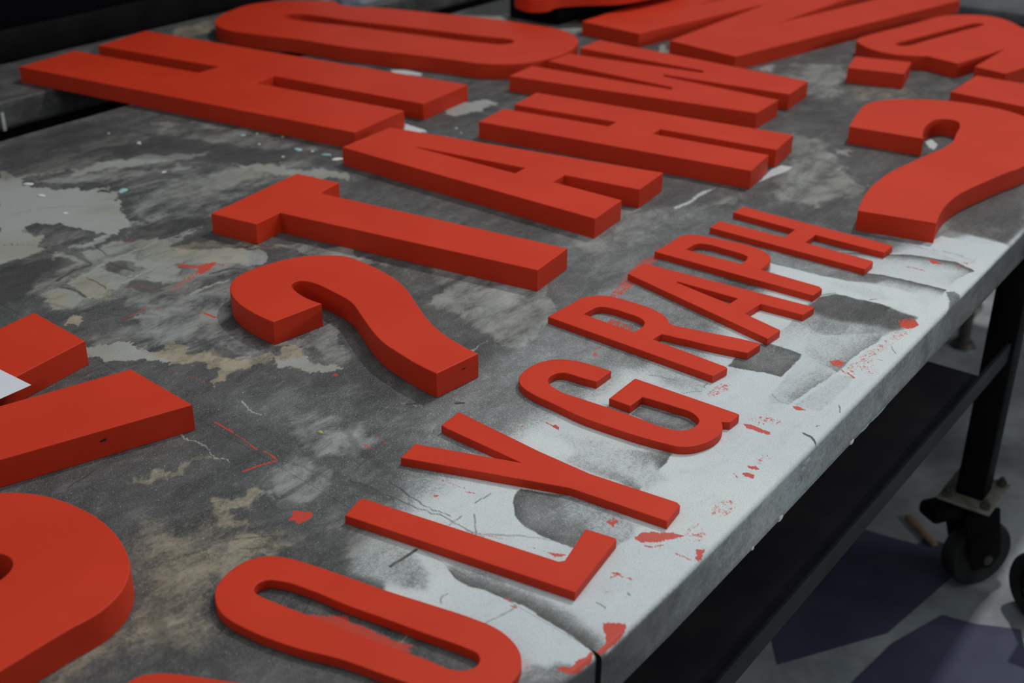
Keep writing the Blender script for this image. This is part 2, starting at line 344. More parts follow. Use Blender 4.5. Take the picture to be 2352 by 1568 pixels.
# paint and dark marks on the table top: kind, channel, strength, softness or width (mm), x,y ... (0.1 mm)
MARKS = [
 ('p',0,0.38,60,[8557,7355,10503,7569,12320,7563,13439,7219,12418,5815,11014,4580,7231,5182,6559,6068,7196,6894]),
 ('p',0,0.25,80,[13947,9327,15218,7959,15585,6143,14815,5202,13307,6278,12320,7563,10869,7836,9573,8080]),
 ('p',0,0.22,60,[7323,9145,7768,8835,8268,8179,8394,7561,7784,6699,7451,6907,7390,7531,7289,8150,7141,8555]),
 ('p',0,0.2,50,[6774,7798,7428,7481,7386,6767,6816,6191,6185,5933,6431,6698,6364,7120]),
 ('p',0,0.8,50,[6587,6291,7504,6369,8715,6371,9571,6172,10400,6167,11057,5633,12631,5926,13881,5967,14166,5160,15576,5154,17904,4207,15466,3468,6420,3881,5819,4231,6199,5112,6397,5782]),
 ('p',0,0.95,22,[6674,6020,7435,6109,8744,6129,8973,5174,10795,5174,11518,5030,11502,4563,11289,4219,12917,4416,14795,4341,17235,4004,15466,3468,7546,3833,6420,3881,6738,5043,6783,5773]),
 ('p',0,0.93,8,[6704,5849,7097,5614,7267,5107,7430,4822,7467,4636,7351,4126,6441,3907,6458,4107,6601,4773,6505,5150,6527,5540,6470,5749]),
 ('p',0,0.95,6,[6563,5828,6598,5631,6544,5381,6518,5190,6563,4878,6568,4604,6518,4285,6441,3880,6251,3835,6095,3862,6091,4261,6206,4554,6186,4899,6043,5697,6298,5843]),
 ('p',0,0.55,18,[6532,6217,6579,5842,6467,5522,6259,5412,6114,5761,6041,6085,6263,6225]),
 ('p',0,0.45,12,[5873,4157,6012,4204,6212,4101,6238,3905,6069,3897]),
 ('p',0,0.42,1.5,[7915,5689,7796,5668,7668,5603,7551,5491,7464,5328,7424,5110,7430,4944,7447,4810,7542,4536,7947,4493,8114,4749,8110,5059,8047,5338]),
 ('e',0,0.22,22,[7915,5689,7796,5668,7668,5603,7551,5491,7464,5328,7424,5110,7430,4944,7447,4810,7542,4536,7947,4493,8114,4749,8110,5059,8047,5338]),
 ('p',0,0.62,16,[7988,5297,7927,5033,7715,4799,7648,4604,7865,4457,8106,4500,8134,4761,8110,5059]),
 ('p',0,0.95,12,[7701,4534,7842,4488,8037,4518,8062,4413,7769,4237,7551,4321,7588,4476]),
 ('p',0,0.74,10,[6603,5539,6544,5381,6518,5190,6563,4878,6521,4287,6448,3911,6618,4009,6719,4283,6748,4734,6727,5016,6720,5318]),
 ('s',0,0.05,9,[6645,5670,6603,5539,6544,5381,6518,5190,6563,4878,6568,4604,6525,4290,6437,3890]),
 ('s',0,0,9,[6547,5031,6563,4878,6568,4604,6525,4290,6437,3890,6432,3864]),
 ('p',0,0.66,8,[8507,5654,8655,5654,8908,5585,9255,4909,9051,4854,8764,4835,8538,4825,8527,5105,8508,5420]),
 ('s',0,0.15,16,[8517,5099,8538,4825,9051,4854,9255,4909,9399,4984]),
 ('p',0,0.3,10,[9614,5751,9925,5633,9956,5018,9828,4705,9557,4795,9405,5193,9462,5527]),
 ('p',0,0.62,12,[12913,5212,13401,5247,13609,5149,13709,4983,13660,4570,13577,4119,13239,4160,13083,4196,12772,4387,12549,4557,12500,4803,12602,5105]),
 ('s',0,0,26,[13577,4119,13660,4570,13709,4983,13609,5149,13401,5247,12892,5240]),
 ('p',0,0.05,14,[13084,5254,13381,5238,13589,5140,13689,4975,13652,4567,13577,4119,13250,4165,13137,4218,13060,4506,12977,4742,12930,4996]),
 ('p',0,0.42,1.5,[11786,5257,11932,5185,11896,4792,11294,4745,11226,5080,11171,5318]),
 ('e',0,0.1,24,[11770,5396,11932,5185,11896,4792,11294,4745,11226,5080,11171,5318]),
 ('p',0,0.72,1.5,[12343,4947,13015,4222,12125,4304,11765,4318,11899,4532,11900,4759]),
 ('s',0,0.4,16,[11494,4349,11765,4318,12125,4304,13015,4222]),
 ('p',0,0.76,1.5,[11765,4318,11851,4510,11804,4714,11336,4717,10900,4708,10722,4586,10803,4419,11191,4378]),
 ('s',0,0.45,12,[10803,4419,11191,4378,11765,4318]),
 ('p',0,0.72,5,[10836,4377,11706,4276,11778,4139,11688,3936,11267,3921,10967,3967,10857,4062]),
 ('s',0,0.65,10,[10939,3955,11267,3921,11698,3923]),
 ('p',0,0.95,3,[10981,5129,11170,5087,11292,4938,11274,4756,11330,4714,10919,4684,10675,4697,10574,4881,10545,5071]),
 ('p',0,0.42,8,[14378,6395,14640,5974,14393,5060,14554,4740,14215,4890,14087,5165,14003,5679,13991,6203]),
 ('p',0,0.97,5,[13982,6199,13995,5675,14075,5159,14214,4606,14158,3854,13707,4047,13670,4760,13581,5290,13641,5709,13708,6063]),
 ('p',0,0.8,12,[14758,5820,15302,5034,15464,4311,15271,3970,15132,3952,14986,4032,14645,4116,14468,4706,14301,5217]),
 ('s',0,0,11,[14986,3995,15156,3941,15274,3966,15371,4088,15464,4311,15407,4580,15349,4853,15043,5331,14758,5820]),
 ('s',0,0,13,[14024,3895,14351,3871,14481,3922,14547,4136,14537,4543,14506,4913,14309,5319]),
 ('p',0,0.4,20,[15619,5570,15713,5195,15708,4789,16525,4480,17911,4209,18769,4469,17429,5212]),
 ('p',0,0.95,7,[15685,4901,16191,4786,16251,4289,16341,3967,15791,3963,15477,4125,15586,4450,15635,4762]),
 ('p',0,0.06,16,[17226,5096,19159,4588,17228,4002,16455,3984,16491,4270,16498,4774]),
 ('s',0,0.5,5,[15652,4184,15751,4411,15683,4780,15615,5156]),
 ('p',0,0.45,8,[9755,5679,9668,5904,9479,5822,9420,5471,9547,5242,9666,5468]),
 ('p',0,0.45,4,[9875,5611,9824,5611,9653,5616,9624,5288,9666,5085,9840,5004,9929,5015,9920,5309]),
 ('e',0,0.1,10,[9875,5611,9824,5611,9653,5616,9624,5288,9666,5085,9840,5004,9929,5015,9920,5309]),
 ('p',0,0.97,4,[16458,3769,15701,3823,9978,3853,7156,3846,6515,3844,6527,3910,9995,4088,14961,4125]),
 ('p',0,0.35,4,[14487,4106,14556,4032,14515,3944,14393,3885,14119,3878,13981,3909,14268,3987]),
 ('p',4,0.35,2,[14466,4008,14496,3937,14370,3885,14119,3878,13990,3897,14297,3949]),
 ('p',0,0.55,20,[8063,5398,8107,4773,7718,5066]),
 ('p',0,0.7,14,[8730,5118,9032,4969,8873,4687,8542,4767]),
 ('p',1,0.4,26,[8675,13649,9374,12981,10328,11622,9910,11179,9509,11150,8726,10394,8261,11000,8277,11814,7868,11900,7630,12308,7791,12858,8292,13117]),
 ('p',1,0.35,20,[7448,11344,8195,10985,8668,10367,8401,9509,8893,8865,8692,8563,8161,9258,7629,10064,7322,10920]),
 ('p',1,0.3,25,[10058,17052,11101,16452,11932,15382,12040,14498,10859,14101,10197,14246,10765,14966,10022,16307,9637,16421]),
 ('p',1,0.85,2.5,[10039,16996,10043,16750,10136,16473,9911,16067,9966,15959,10044,15595,10091,15609,10242,15452,10268,15231,10452,15143,10647,15118,10386,14932,10579,14830,10323,14577,10206,14234,10091,13970,9770,13590,9491,13443,9468,13598,9459,13865,9322,14301,9226,14557,9098,14722,8774,14625,8816,14319,8717,13894,8503,13873,8141,13819,7925,13873]),
 ('p',1,0.6,6,[8789,15122,8910,14576,8706,14091,8651,13800,8395,13836,8141,13819,7925,13873]),
 ('p',1,0.25,5,[8846,14532,9087,14412,9225,14168,9459,13865,9402,13559,9141,13587,8764,13772,8682,13939]),
 ('p',1,0.7,10,[10676,16094,11211,16059,11860,15817,12280,15276,12698,15086,12140,15114,11558,15446,11123,15680,10666,15868]),
 ('p',1,0.45,10,[10092,16139,10726,15949,11060,15599,11632,15024,12210,14690,11803,14723,10945,15194,10459,15589]),
 ('p',1,0.45,8,[10920,14539,11575,14459,12278,14273,12604,14016,12162,13546,11556,13718,11262,14097,10792,14261]),
 ('p',1,0.65,3,[12373,14524,12698,13994,12943,13296,13166,12740,12953,12541,12643,13308,12421,14023]),
 ('p',1,0.5,3,[8459,13578,9349,13628,9847,13686,10360,13621,10463,13489,9745,13558,9253,13503,8779,13514,8434,13496]),
 ('p',1,0.55,6,[8596,13401,9182,13411,9769,13021,9754,12915,9509,12926,10412,12888,10395,12846,9618,12663,9936,12131,9284,12220,8967,12688,8886,13024,8628,13129]),
 ('p',1,0.62,5,[9525,12725,9830,12329,10381,11674,9982,11255,9731,11695,9368,12110,9072,12495,9142,12691]),
 ('p',1,0.5,7,[8961,12358,9261,12193,9468,11810,9074,11662,8869,11930,8874,12250]),
 ('p',2,0.5,7,[9588,12583,10172,11765,10020,11319,9670,11832,9399,12358]),
 ('p',1,0.65,5,[8309,12875,8647,12822,8711,12407,8622,12251,8256,11994,8078,12073,8026,12447,8099,12719]),
 ('p',2,0.5,8,[8396,12707,8623,12466,8260,12040,8093,12156,8137,12511]),
 ('p',1,0.6,5,[7811,12625,7991,12701,8046,12474,8003,12121,7817,12164,7672,12302]),
 ('p',2,0.55,7,[7827,12604,7988,12653,7987,12395,7820,12209,7709,12354]),
 ('p',2,0.75,2.5,[7498,11895,7597,11893,7658,11812,7604,11631,7515,11592,7467,11716,7450,11801]),
 ('p',1,0.5,16,[8348,11431,8663,11020,8828,10543,8401,10220,8054,10195,7714,10407,7984,11324]),
 ('p',1,0.35,16,[8808,12063,9529,11674,9435,11247,8889,10666,8456,11231,8416,11785]),
 ('p',1,0.9,3.5,[7354,11258,7474,11013,7683,10947,7665,10645,7645,10325,7692,10066,7529,10113,7373,10483,7262,10741,7159,10961]),
 ('p',2,0.75,5,[7781,10788,7675,10458,7957,10499,7840,10070,8075,10050,8159,9484,8674,9443,8647,9187,8232,9332,7855,9385,7488,9388,7529,9492,7850,9610,7774,9875,7559,10101,7545,10399]),
 ('p',1,0.75,3,[8328,9318,8499,9152,8547,8976,8608,8618,8504,8562,8353,8896,8257,9132]),
 ('p',1,0.45,8,[8056,10076,8549,9431,8766,8745,9206,9047,9327,9507,8625,9508,8303,9637,8276,10082]),
 ('p',4,0.5,5,[8170,10401,8153,10066,8205,9649,8062,9610,7986,9879,8029,10287]),
 ('p',4,0.6,5,[8608,12191,8773,12119,8899,11884,8835,11753,8616,11759,8568,12030]),
 ('p',4,0.6,8,[7955,13778,8610,13558,8628,13129,8168,13168,7617,12827,7278,12768,7602,13365]),
 ('p',4,0.55,10,[9772,13523,10298,13432,10686,13200,10558,12831,9883,12935,9586,13133]),
 ('p',4,0.5,6,[10452,15068,11465,15077,11737,14647,11344,14680,10863,14839,10415,14894]),
 ('p',4,0.45,9,[9660,12670,10351,12708,10239,12473,10273,11874,9936,12131,9699,12499]),
 ('p',4,0.45,16,[12359,17894,12915,15327,13457,13936,12615,14023,11255,16430,9756,16462,10684,17845]),
 ('p',1,0.3,14,[9976,16789,11178,16866,12414,17062,12570,16492,11004,16097,9544,16146]),
 ('p',1,0.35,10,[12996,17120,13697,16091,13704,13722,13045,14688,12731,16427]),
 ('p',2,0.5,40,[5373,7888,5759,7669,5679,7203,6042,6688,5529,6859,5143,6731,4947,6392,4549,6357,4423,6801,3948,6708,3753,6967,4342,7050,4802,7182]),
 ('p',2,0.55,14,[5519,7208,5871,7231,6004,6773,5893,6713,5649,6900,5374,6901,5122,6759,4909,7041,5060,7315]),
 ('p',2,0.65,9,[6066,7684,6260,7742,6481,7666,6450,7563,6273,7514,6073,7503,5937,7154,5814,7253,5940,7510]),
 ('p',2,0.5,10,[5750,8560,6147,8527,6570,8396,6560,8323,6213,8398,5815,8435]),
 ('p',2,0.4,14,[5318,7819,5443,7760,5306,7556,5163,7609]),
 ('p',2,0.45,12,[3884,6971,4009,6859,4223,6983,3896,6777,3753,6967]),
 ('p',1,0.4,8,[6542,7731,6521,7398,6476,7317,6404,7412]),
 ('p',4,0.45,10,[4886,7195,4909,7041,4670,6616,4605,6339,4672,6087,4598,5847,4500,5976,4551,6194,4461,6420,4298,6475,4110,6493,4073,6564,4383,6578,4490,6573,4646,6936]),
 ('p',4,0.3,14,[6056,8262,6412,8124,6670,8010,6606,7869,6291,7989,5927,8110]),
 ('p',4,0.35,10,[7037,9120,7025,8581,6950,7874,6839,7865,6624,7996,6625,8457,6806,8951]),
 ('p',4,0.4,7,[8518,7851,8208,7938,7839,7850,7607,7650,7423,7252,7319,6856,7389,6689,7466,6887,7580,7361,7736,7646,7942,7802,8270,7812]),
 ('p',4,0.3,6,[6531,7105,7188,7254,7092,7080,6768,7072,6551,7009]),
 ('p',4,0.45,3,[7085,7090,7109,6766,7126,6460,7064,6438,7009,6756,6995,6989]),
 ('p',4,0.35,8,[7856,8310,7943,8151,7877,8106,7779,8234]),
 ('p',4,0.3,25,[17366,5103,19292,4628,17564,4104,16915,4409,16773,4769]),
 ('p',1,0.3,20,[12908,8617,14171,9037,15218,7959,16071,7716,15786,7224,13999,7943,12774,7854]),
 ('p',1,0.5,6,[11599,8502,11702,8049,11393,7737,11090,7934,11030,8211,10652,8704,10308,8954,11105,8932]),
 ('p',1,0.45,6,[10614,11594,11099,10965,10882,9868,10944,9353,10783,10217,10415,10921]),
 ('p',1,0.75,2,[16582,13778,16876,13823,17467,13412,17435,13195,16905,13075,16375,13226,16354,13494]),
 ('p',0,0.9,2,[15531,13675,15530,13522,15484,13200,15400,13083,15225,13307,15312,13496]),
 ('p',0,0.8,2,[17930,16085,18119,15845,18100,15471,17971,15341,17838,15657,17801,15950]),
 ('p',0,0.7,4,[14932,8157,15174,8128,15753,8162,16039,8075,15671,8069,15226,8061,14870,8097]),
 ('p',0,0.75,3,[16548,7696,17256,7793,17528,7752,17506,7581,17228,7558,16910,7647]),
 ('p',0,0.9,1.5,[19983,6418,20171,6392,19980,6193,19668,6161,19743,6270]),
 ('p',1,0.6,5,[22334,12897,22760,12955,22735,12822,22272,12551,22261,12776]),
 ('p',1,0.6,8,[22210,10708,22853,10583,22189,10255]),
 ('p',1,0.5,10,[22689,16697,23224,16493,23932,15806,22433,14801,22362,15196,22715,16012]),
 ('p',2,0.55,6,[17076,21561,17995,21952,18532,21729,17817,20928,17287,20995]),
 ('p',2,0.3,20,[21629,9260,22541,8572,22910,7863,22585,7119,21586,8170,21420,8946]),
 ('p',1,0.45,5,[18735,7343,18951,7155,18588,7093,18603,7248]),
 ('p',1,0.4,8,[17598,6393,17431,6096,16861,5756,16892,6100]),
 ('l',1,0.6,4,[9881,16566,10818,16072,11116,15934]),
 ('l',1,0.6,4,[9872,13719,10463,13489]),
 ('l',1,0.6,4,[8460,14048,8655,13854]),
 ('l',1,0.6,4,[9485,12897,10426,12903]),
 ('l',1,0.6,4,[8628,13129,9769,13021]),
 ('l',1,0.8,2.2,[7469,8868,7440,8718,7419,8526]),
 ('l',1,0.6,2.2,[6695,8857,6659,8644,6628,8462]),
 ('l',1,0.6,2,[6623,8456,6611,8277,6606,8133]),
 ('l',1,0.4,2,[7359,8184,7338,8107]),
 ('l',4,0.6,3.5,[8927,12856,8882,12516,8902,12434]),
 ('l',4,0.6,3.5,[9124,13426,9005,13045]),
 ('l',4,0.6,3.5,[8421,12675,8364,12216]),
 ('l',4,0.6,3.5,[8772,13643,8759,13305,8730,12997]),
 ('l',4,0.6,3.5,[8717,13894,8920,13752]),
 ('l',4,0.75,1.2,[7068,7026,7107,6733,7121,6478,7116,6196,7136,5908,7127,5719,7138,5516]),
 ('l',4,0.75,1.2,[7282,6744,7252,6503,7175,6177,7171,5936]),
 ('l',4,0.75,1.2,[7072,5864,7239,5866]),
 ('l',4,0.75,1.2,[5808,7208,5960,7050,6091,6862]),
 ('l',4,0.75,1.2,[5748,7060,5917,6826]),
 ('l',4,0.75,1.2,[5088,7441,5307,7369,5590,7251]),
 ('l',4,0.75,1.2,[7466,5869,7677,5872]),
 ('l',4,0.75,1.2,[5434,8997,5774,9018]),
 ('l',4,0.9,3,[6317,5868,6472,5864,6642,5862]),
 ('l',4,1,3.2,[10372,4059,10350,3973,10274,3892,10209,3843]),
 ('l',4,0.9,1.6,[13465,5266,13554,5220,13638,5181]),
 ('l',4,0.9,1.8,[13690,4768,13772,4709]),
 ('l',4,0.8,1,[11099,4017,11042,3968,10970,3939]),
 ('l',4,0.8,1,[12324,4090,12337,4044]),
 ('l',4,0.8,1,[12700,4062,12558,3985]),
 ('l',4,0.8,1,[10569,3987,10601,3978]),
 ('l',4,0.8,1,[6965,4250,6963,4211,6940,4146]),
 ('l',4,0.8,1,[7221,4135,7206,4113]),
 ('l',4,0.8,1,[10359,5398,10506,5268]),
 ('l',4,0.8,1,[10591,5279,10684,5311]),
 ('l',4,0.8,1,[10486,5884,10536,5782,10551,5628]),
 ('l',4,0.8,1,[8820,3819,8662,3731]),
 ('l',4,0.9,5,[8766,7142,8825,7084]),
 ('l',4,0.8,4,[8426,7518,8502,7440]),
 ('l',2,0.6,1.5,[8432,7540,8480,7403]),
 ('p',3,1,1,[6280,7036,6348,7040,6396,7089,6437,7066,6487,6951,6470,6898,6382,6884,6295,6925,6300,6992]),
 ('l',3,0.9,2.6,[7026,8804,7023,8714,7010,8615,7007,8549]),
 ('l',3,0.75,1.3,[7007,8549,6971,8322,6940,8185]),
 ('l',3,0.95,2.4,[6940,8185,6924,8087]),
 ('l',3,0.95,2.4,[6947,8030,6934,7917,6911,7818]),
 ('l',3,1,2.6,[6900,7806,6740,7873,6581,7922]),
 ('p',3,0.8,2,[9323,12140,9414,12079,9498,11885,9682,11845,9733,11779,9529,11674,9379,11647,9346,11690,9440,11819,9356,12012]),
 ('p',3,0.55,3,[9428,11806,9379,11647,9116,11608,8809,11532,8739,11570,8990,11665]),
 ('l',3,0.6,4,[9689,11750,9720,11540]),
 ('l',3,0.45,8,[8502,12036,8653,11997,8702,11749]),
 ('l',3,0.4,12,[9329,13282,9533,13202]),
 ('l',3,0.5,6,[7969,11405,8086,11372,8316,11438]),
 ('l',3,0.3,8,[8377,11334,8463,11123,8565,10893]),
 ('l',3,0.95,4,[8633,10779,8634,10705,8628,10593]),
 ('l',3,0.45,3,[7423,10059,7501,9795,7538,9490]),
 ('l',3,0.4,2.5,[7261,10714,7230,10476]),
 ('p',3,0.7,2,[8463,8588,8501,8538,8454,8493,8425,8530]),
 ('p',3,1,0.8,[8983,6231,9015,6181,9012,6115,9039,6085,9025,6023,8995,6021,8950,6001,8974,6048,8991,6132]),
 ('l',3,0.6,0.8,[8792,6350,8823,6320]),
 ('p',3,0.62,1.5,[13051,7546,13303,7500,13181,7377,12906,7389,12278,7217,11996,7174,11941,7215,11778,7243,11961,7313,12211,7367,12757,7514]),
 ('p',3,0.6,1.5,[11378,6946,11405,6854,11331,6610,11235,6568,11233,6682,11218,6898,11301,6933]),
 ('p',3,0.5,2,[10630,6712,10688,6689,10724,6615,10670,6633,10608,6689]),
 ('p',3,0.65,1.5,[10532,6657,10559,6622,10513,6539,10472,6556,10489,6610]),
 ('p',3,1,2,[13406,4181,13507,4114,13415,4043,13279,4044,13220,4109,13250,4227]),
 ('p',3,0.62,2,[13381,4278,13544,4181,13507,4114,13331,4152,13287,4241]),
 ('p',3,0.42,6,[13480,4085,13225,4041,12625,4100,12129,4119,11790,4177,11908,4296,12427,4243,12962,4200]),
 ('p',3,0.72,2,[11950,4494,12036,4438,12009,4331,11879,4334,11862,4412]),
 ('l',3,0.7,2.5,[11863,4327,11787,4235]),
 ('l',3,0.85,3,[11806,4210,11751,4119]),
 ('p',3,0.33,9,[12099,4327,12224,4108,12024,3925,11809,4152]),
 ('p',3,0.8,1.5,[15337,4671,15348,4578,15288,4402,15221,4551]),
 ('l',3,0.8,3,[14939,4764,14948,4661,14948,4555]),
 ('p',3,0.5,5,[15325,4300,15499,4265,15735,4154,15616,4114,15371,4202]),
 ('p',3,0.52,3,[10489,5222,10577,5209,10770,5192,10822,5097,10713,5057,10503,5100,10457,5161]),
 ('p',3,0.75,1.5,[10790,4396,10835,4327,10808,4225,10743,4300]),
 ('p',3,0.85,1.5,[10179,4617,10224,4534,10189,4323,10147,4294,10118,4416,10124,4548]),
 ('p',3,0.42,4,[10270,4640,10467,4526,10491,4326,10372,4316,10247,4481]),
 ('p',3,0.85,1,[9519,4229,9551,4153,9528,4099,9490,4099,9486,4197]),
 ('p',3,0.85,1,[9360,4216,9411,4181,9405,4094,9343,4085,9328,4154]),
 ('p',3,0.45,4,[9644,4223,9816,4170,9738,4100,9575,4142]),
 ('p',3,0.5,3,[8812,4154,8916,4075,8844,4015,8766,4099]),
 ('p',3,0.4,6,[8691,4178,9009,4109,8745,3955,8557,4090]),
 ('l',3,0.7,1.5,[9311,4260,9271,4208]),
 ('p',3,0.6,3,[8252,4126,8312,4028,8238,4002,8191,4063]),
 ('p',3,0.35,5,[8279,4200,8466,4099,8196,3950,8108,4102]),
 ('p',3,0.8,1.5,[8072,3967,8118,3914,8063,3883,7942,3866,7924,3913,8003,3928]),
 ('l',3,0.8,1.2,[7911,4076,7908,4003,7910,3921]),
 ('p',3,0.8,1.5,[7884,4469,7989,4466,8060,4397,8163,4251,8183,4138,8077,4186,7925,4301,7864,4382]),
 ('l',3,0.9,2,[7846,4342,7859,4291,7958,4212]),
 ('p',3,0.75,1.5,[7932,4803,8036,4777,8024,4719,7951,4704,7886,4681,7926,4737]),
 ('p',3,0.75,1.5,[7256,4983,7295,4896,7350,4790,7282,4811,7254,4883]),
 ('l',3,0.7,2,[7249,5078,7259,5047]),
 ('l',3,0.8,3,[7359,4360,7381,4331,7369,4265]),
 ('l',3,0.7,2.5,[7301,4338,7356,4315]),
 ('l',3,0.6,3,[7376,4255,7383,4188]),
 ('l',3,0.7,3,[6573,4871,6565,4821]),
 ('l',3,0.7,3,[6520,4773,6519,4728]),
 ('l',3,0.7,1.5,[7343,6265,7384,6230]),
 ('l',3,0.7,1.5,[7566,6058,7596,5979]),
 ('l',3,0.5,1,[7575,6440,7604,6079]),
 ('l',3,0.6,2.5,[7136,5563,7191,5365]),
 ('p',3,0.75,2,[7348,6278,7388,6233,7364,6217,7336,6242]),
 ('p',3,1,1,[6786,4074,6886,3938,6857,3895,6752,3878,6642,3869,6566,3881,6460,3897,6461,3933,6583,3934,6664,3980,6722,4034]),
 ('p',3,1,1,[6458,3962,6442,3933,6356,3912,6201,3911,6145,3974,6118,4069,6181,4047,6217,3987,6283,3996,6366,3973]),
 ('p',3,0.78,3,[5454,6001,5652,5724,5471,5555,5468,5790]),
 ('p',3,0.85,3,[5598,5766,5624,5555,5646,5224,5712,5044,5623,5115,5646,4872,5547,5257,5482,5656]),
 ('p',3,0.5,4,[6084,4352,6091,4316,5986,4185,5966,4212]),
 ('l',3,0.5,5,[7603,7331,7603,7211]),
 ('l',3,0.5,5,[7780,7301,7756,7211]),
 ('l',3,0.5,2,[17122,7194,17153,6760]),
 ('l',3,0.5,5,[19746,7766,19729,7641]),
 ('l',3,0.5,2,[14502,7554,14511,7385]),
 ('l',3,0.6,2,[14547,7934,14559,7899]),
 ('l',3,0.5,3,[14208,6007,14215,5964]),
 ('p',3,0.35,3,[6624,4674,6594,4522,6564,4508,6590,4649]),
 ('l',3,0.4,2,[7094,4283,7158,4247]),
 ('p',1,0.5,25,[10556,9093,11057,8718,11707,8300,11436,7671,10893,7463,10120,7260,10036,7604,10250,8302]),
 ('p',1,0.46,20,[12489,9160,11247,7730,10443,7648,10498,8319,11147,9523]),
 ('p',1,0.42,25,[7464,8359,7905,8066,8042,7601,7775,7137,7343,7192,7212,7747]),
 ('p',1,0.4,20,[6729,7857,7099,7600,7055,7129,6566,6990,6476,7317,6554,7569]),
 ('p',1,0.42,20,[18924,8482,19015,7739,17180,6219,16098,6649,16253,7416,17646,7735]),
 ('p',1,0.4,25,[23216,10255,23538,9316,21718,8528,20790,8819,21683,9826]),
 ('p',4,0.35,10,[20219,8832,20615,8186,19981,7775,19670,8572]),
 ('p',1,0.35,10,[15158,13314,15584,12267,15175,12549]),
 ('p',1,0.35,25,[11157,15267,13162,13644,13058,12816,11954,13328,10683,13014,9441,13117]),
 ('l',4,0.35,6,[9250,8990,8828,8384,8586,7896]),
 ('l',4,0.35,6,[7785,7713,8303,8011,8652,7811]),
 ('l',4,0.35,6,[9109,15241,9540,15096,9968,14681]),
 ('l',4,0.35,6,[7641,12643,7790,12002,8030,11302]),
 ('l',4,0.35,6,[8422,7839,8049,7792,7707,7602]),
 ('l',4,0.35,6,[6957,7633,6995,6989]),
 ('p',2,0.62,9,[9636,12641,9923,12117,10222,11819,10381,11674,10957,10677,10734,11126,10471,11669,10153,12163,10078,12507]),
 ('p',1,0.75,6,[9082,12769,9262,12710,9352,12302,9326,12165,9047,12358,9013,12572]),
 ('p',1,0.62,8,[8986,12325,9233,12201,9384,11920,9071,11720,8864,11883,8860,12212]),
 ('p',4,0.55,5,[8879,12860,9040,12824,9136,12640,9013,12402,8852,12500,8678,12450,8735,12652]),
 ('p',4,0.55,5,[8732,13635,8961,13577,8749,13202,8717,12957,8688,13165,8695,13446]),
 ('p',4,0.6,5,[8647,12219,8829,12089,8837,11810,8957,11707,8658,11675,8620,11935,8514,12073]),
 ('p',4,0.5,6,[8760,11595,8593,11555,8416,11481,8452,11385,8693,11475]),
 ('l',1,0.85,4.5,[8374,13459,9349,13628,9675,13585]),
 ('l',1,0.85,4.5,[8601,12225,8917,12304,9241,12275]),
 ('l',1,0.85,4.5,[8171,12731,8732,12824,9694,12931]),
 ('l',1,0.85,4.5,[8838,11287,9214,11319,9435,11247]),
 ('l',4,0.7,5,[8166,12899,8417,12955,8708,12968]),
 ('l',4,0.7,5,[8915,12841,8884,12626,8897,12385]),
 ('l',4,0.7,5,[8063,12713,8093,12516,8064,12244]),
 ('l',4,0.7,5,[9438,11571,9656,11510,9732,11411]),
 ('p',0,0.62,22,[11067,6300,11211,5938,10909,5340,10463,5302,10405,5685]),
 ('p',0,0.7,18,[8899,5926,9063,5576,8958,5068,8691,5047,8673,5569]),
 ('p',0,0.75,14,[13906,5437,14034,4911,13887,4477,13724,4689,13771,5182]),
 ('p',0,0.8,16,[6674,6020,6976,5884,6727,5444,6460,5505]),
 ('p',0,0.82,16,[7133,4416,7445,4328,7322,4165,6923,4193]),
 ('p',0,0.86,14,[8932,4572,9363,4593,9427,4422,8918,4348]),
 ('p',4,0.92,5,[22414,17918,23917,18465,24874,18183,24168,17267,23349,16881,22844,17173]),  # strong dark patch near the rear gap
 ('p',1,0.6,8,[22782,16647,23474,16314,24182,15974,22620,14871,22457,15261,22494,15970]),
 ('p',1,0.5,8,[22269,17828,22743,17097,22782,16647,22300,17121]),
 ('p',1,0.5,6,[24096,16034,24964,15479,23607,15483,23558,15671]),
 ('p',2,0.34,40,[4995,7898,5530,8082,5958,7704,6039,7226,6140,6876,6042,6688,5566,7078,5143,6731,4888,6327,4495,6294,4391,6760,4013,6622,3753,6967,4342,7050,4863,7257]),
 ('p',1,0.4,25,[6826,6511,7326,6553,7182,6042,6319,5905,6185,6232,6466,6652]),
]


# ------------------------------------------------------------------ curves
def smooth_outline(flat):
    pts = [(flat[i] / 10000.0, flat[i + 1] / 10000.0, flat[i + 2]) for i in range(0, len(flat), 3)]
    n = len(pts); out = []
    P = [np.array(p[:2]) for p in pts]; S = [p[2] for p in pts]
    for i in range(n):
        a, b = P[i], P[(i + 1) % n]
        sa, sb = S[i], S[(i + 1) % n]
        out.append(a)
        if not sa and not sb: continue
        p0 = P[i - 1] if sa else a
        p3 = P[(i + 2) % n] if sb else b
        L = float(np.linalg.norm(b - a)) + 1e-9
        k = min(12, max(3, int(L / 0.0025)))
        def tan(pm, p, pn):
            d1 = np.linalg.norm(p - pm) + 1e-9; d2 = np.linalg.norm(pn - p) + 1e-9
            return ((p - pm) / d1 * d2 + (pn - p) / d2 * d1) / (d1 + d2)
        ta = tan(p0, a, b) if sa else None
        tb = tan(a, b, p3) if sb else None
        if ta is None: ta = 2 * (b - a) / L - tb; ta = ta / max(1, np.linalg.norm(ta))
        if tb is None: tb = 2 * (b - a) / L - ta; tb = tb / max(1, np.linalg.norm(tb))
        for j in range(1, k):
            t = j / k
            out.append((2*t**3 - 3*t**2 + 1) * a + (t**3 - 2*t**2 + t) * L * ta + (-2*t**3 + 3*t**2) * b + (t**3 - t**2) * L * tb)
    # drop near-duplicates
    res = [out[0]]
    for q in out[1:]:
        if np.linalg.norm(q - res[-1]) > 0.0004: res.append(q)
    if np.linalg.norm(res[0] - res[-1]) < 0.0004: res.pop()
    return np.array(res)


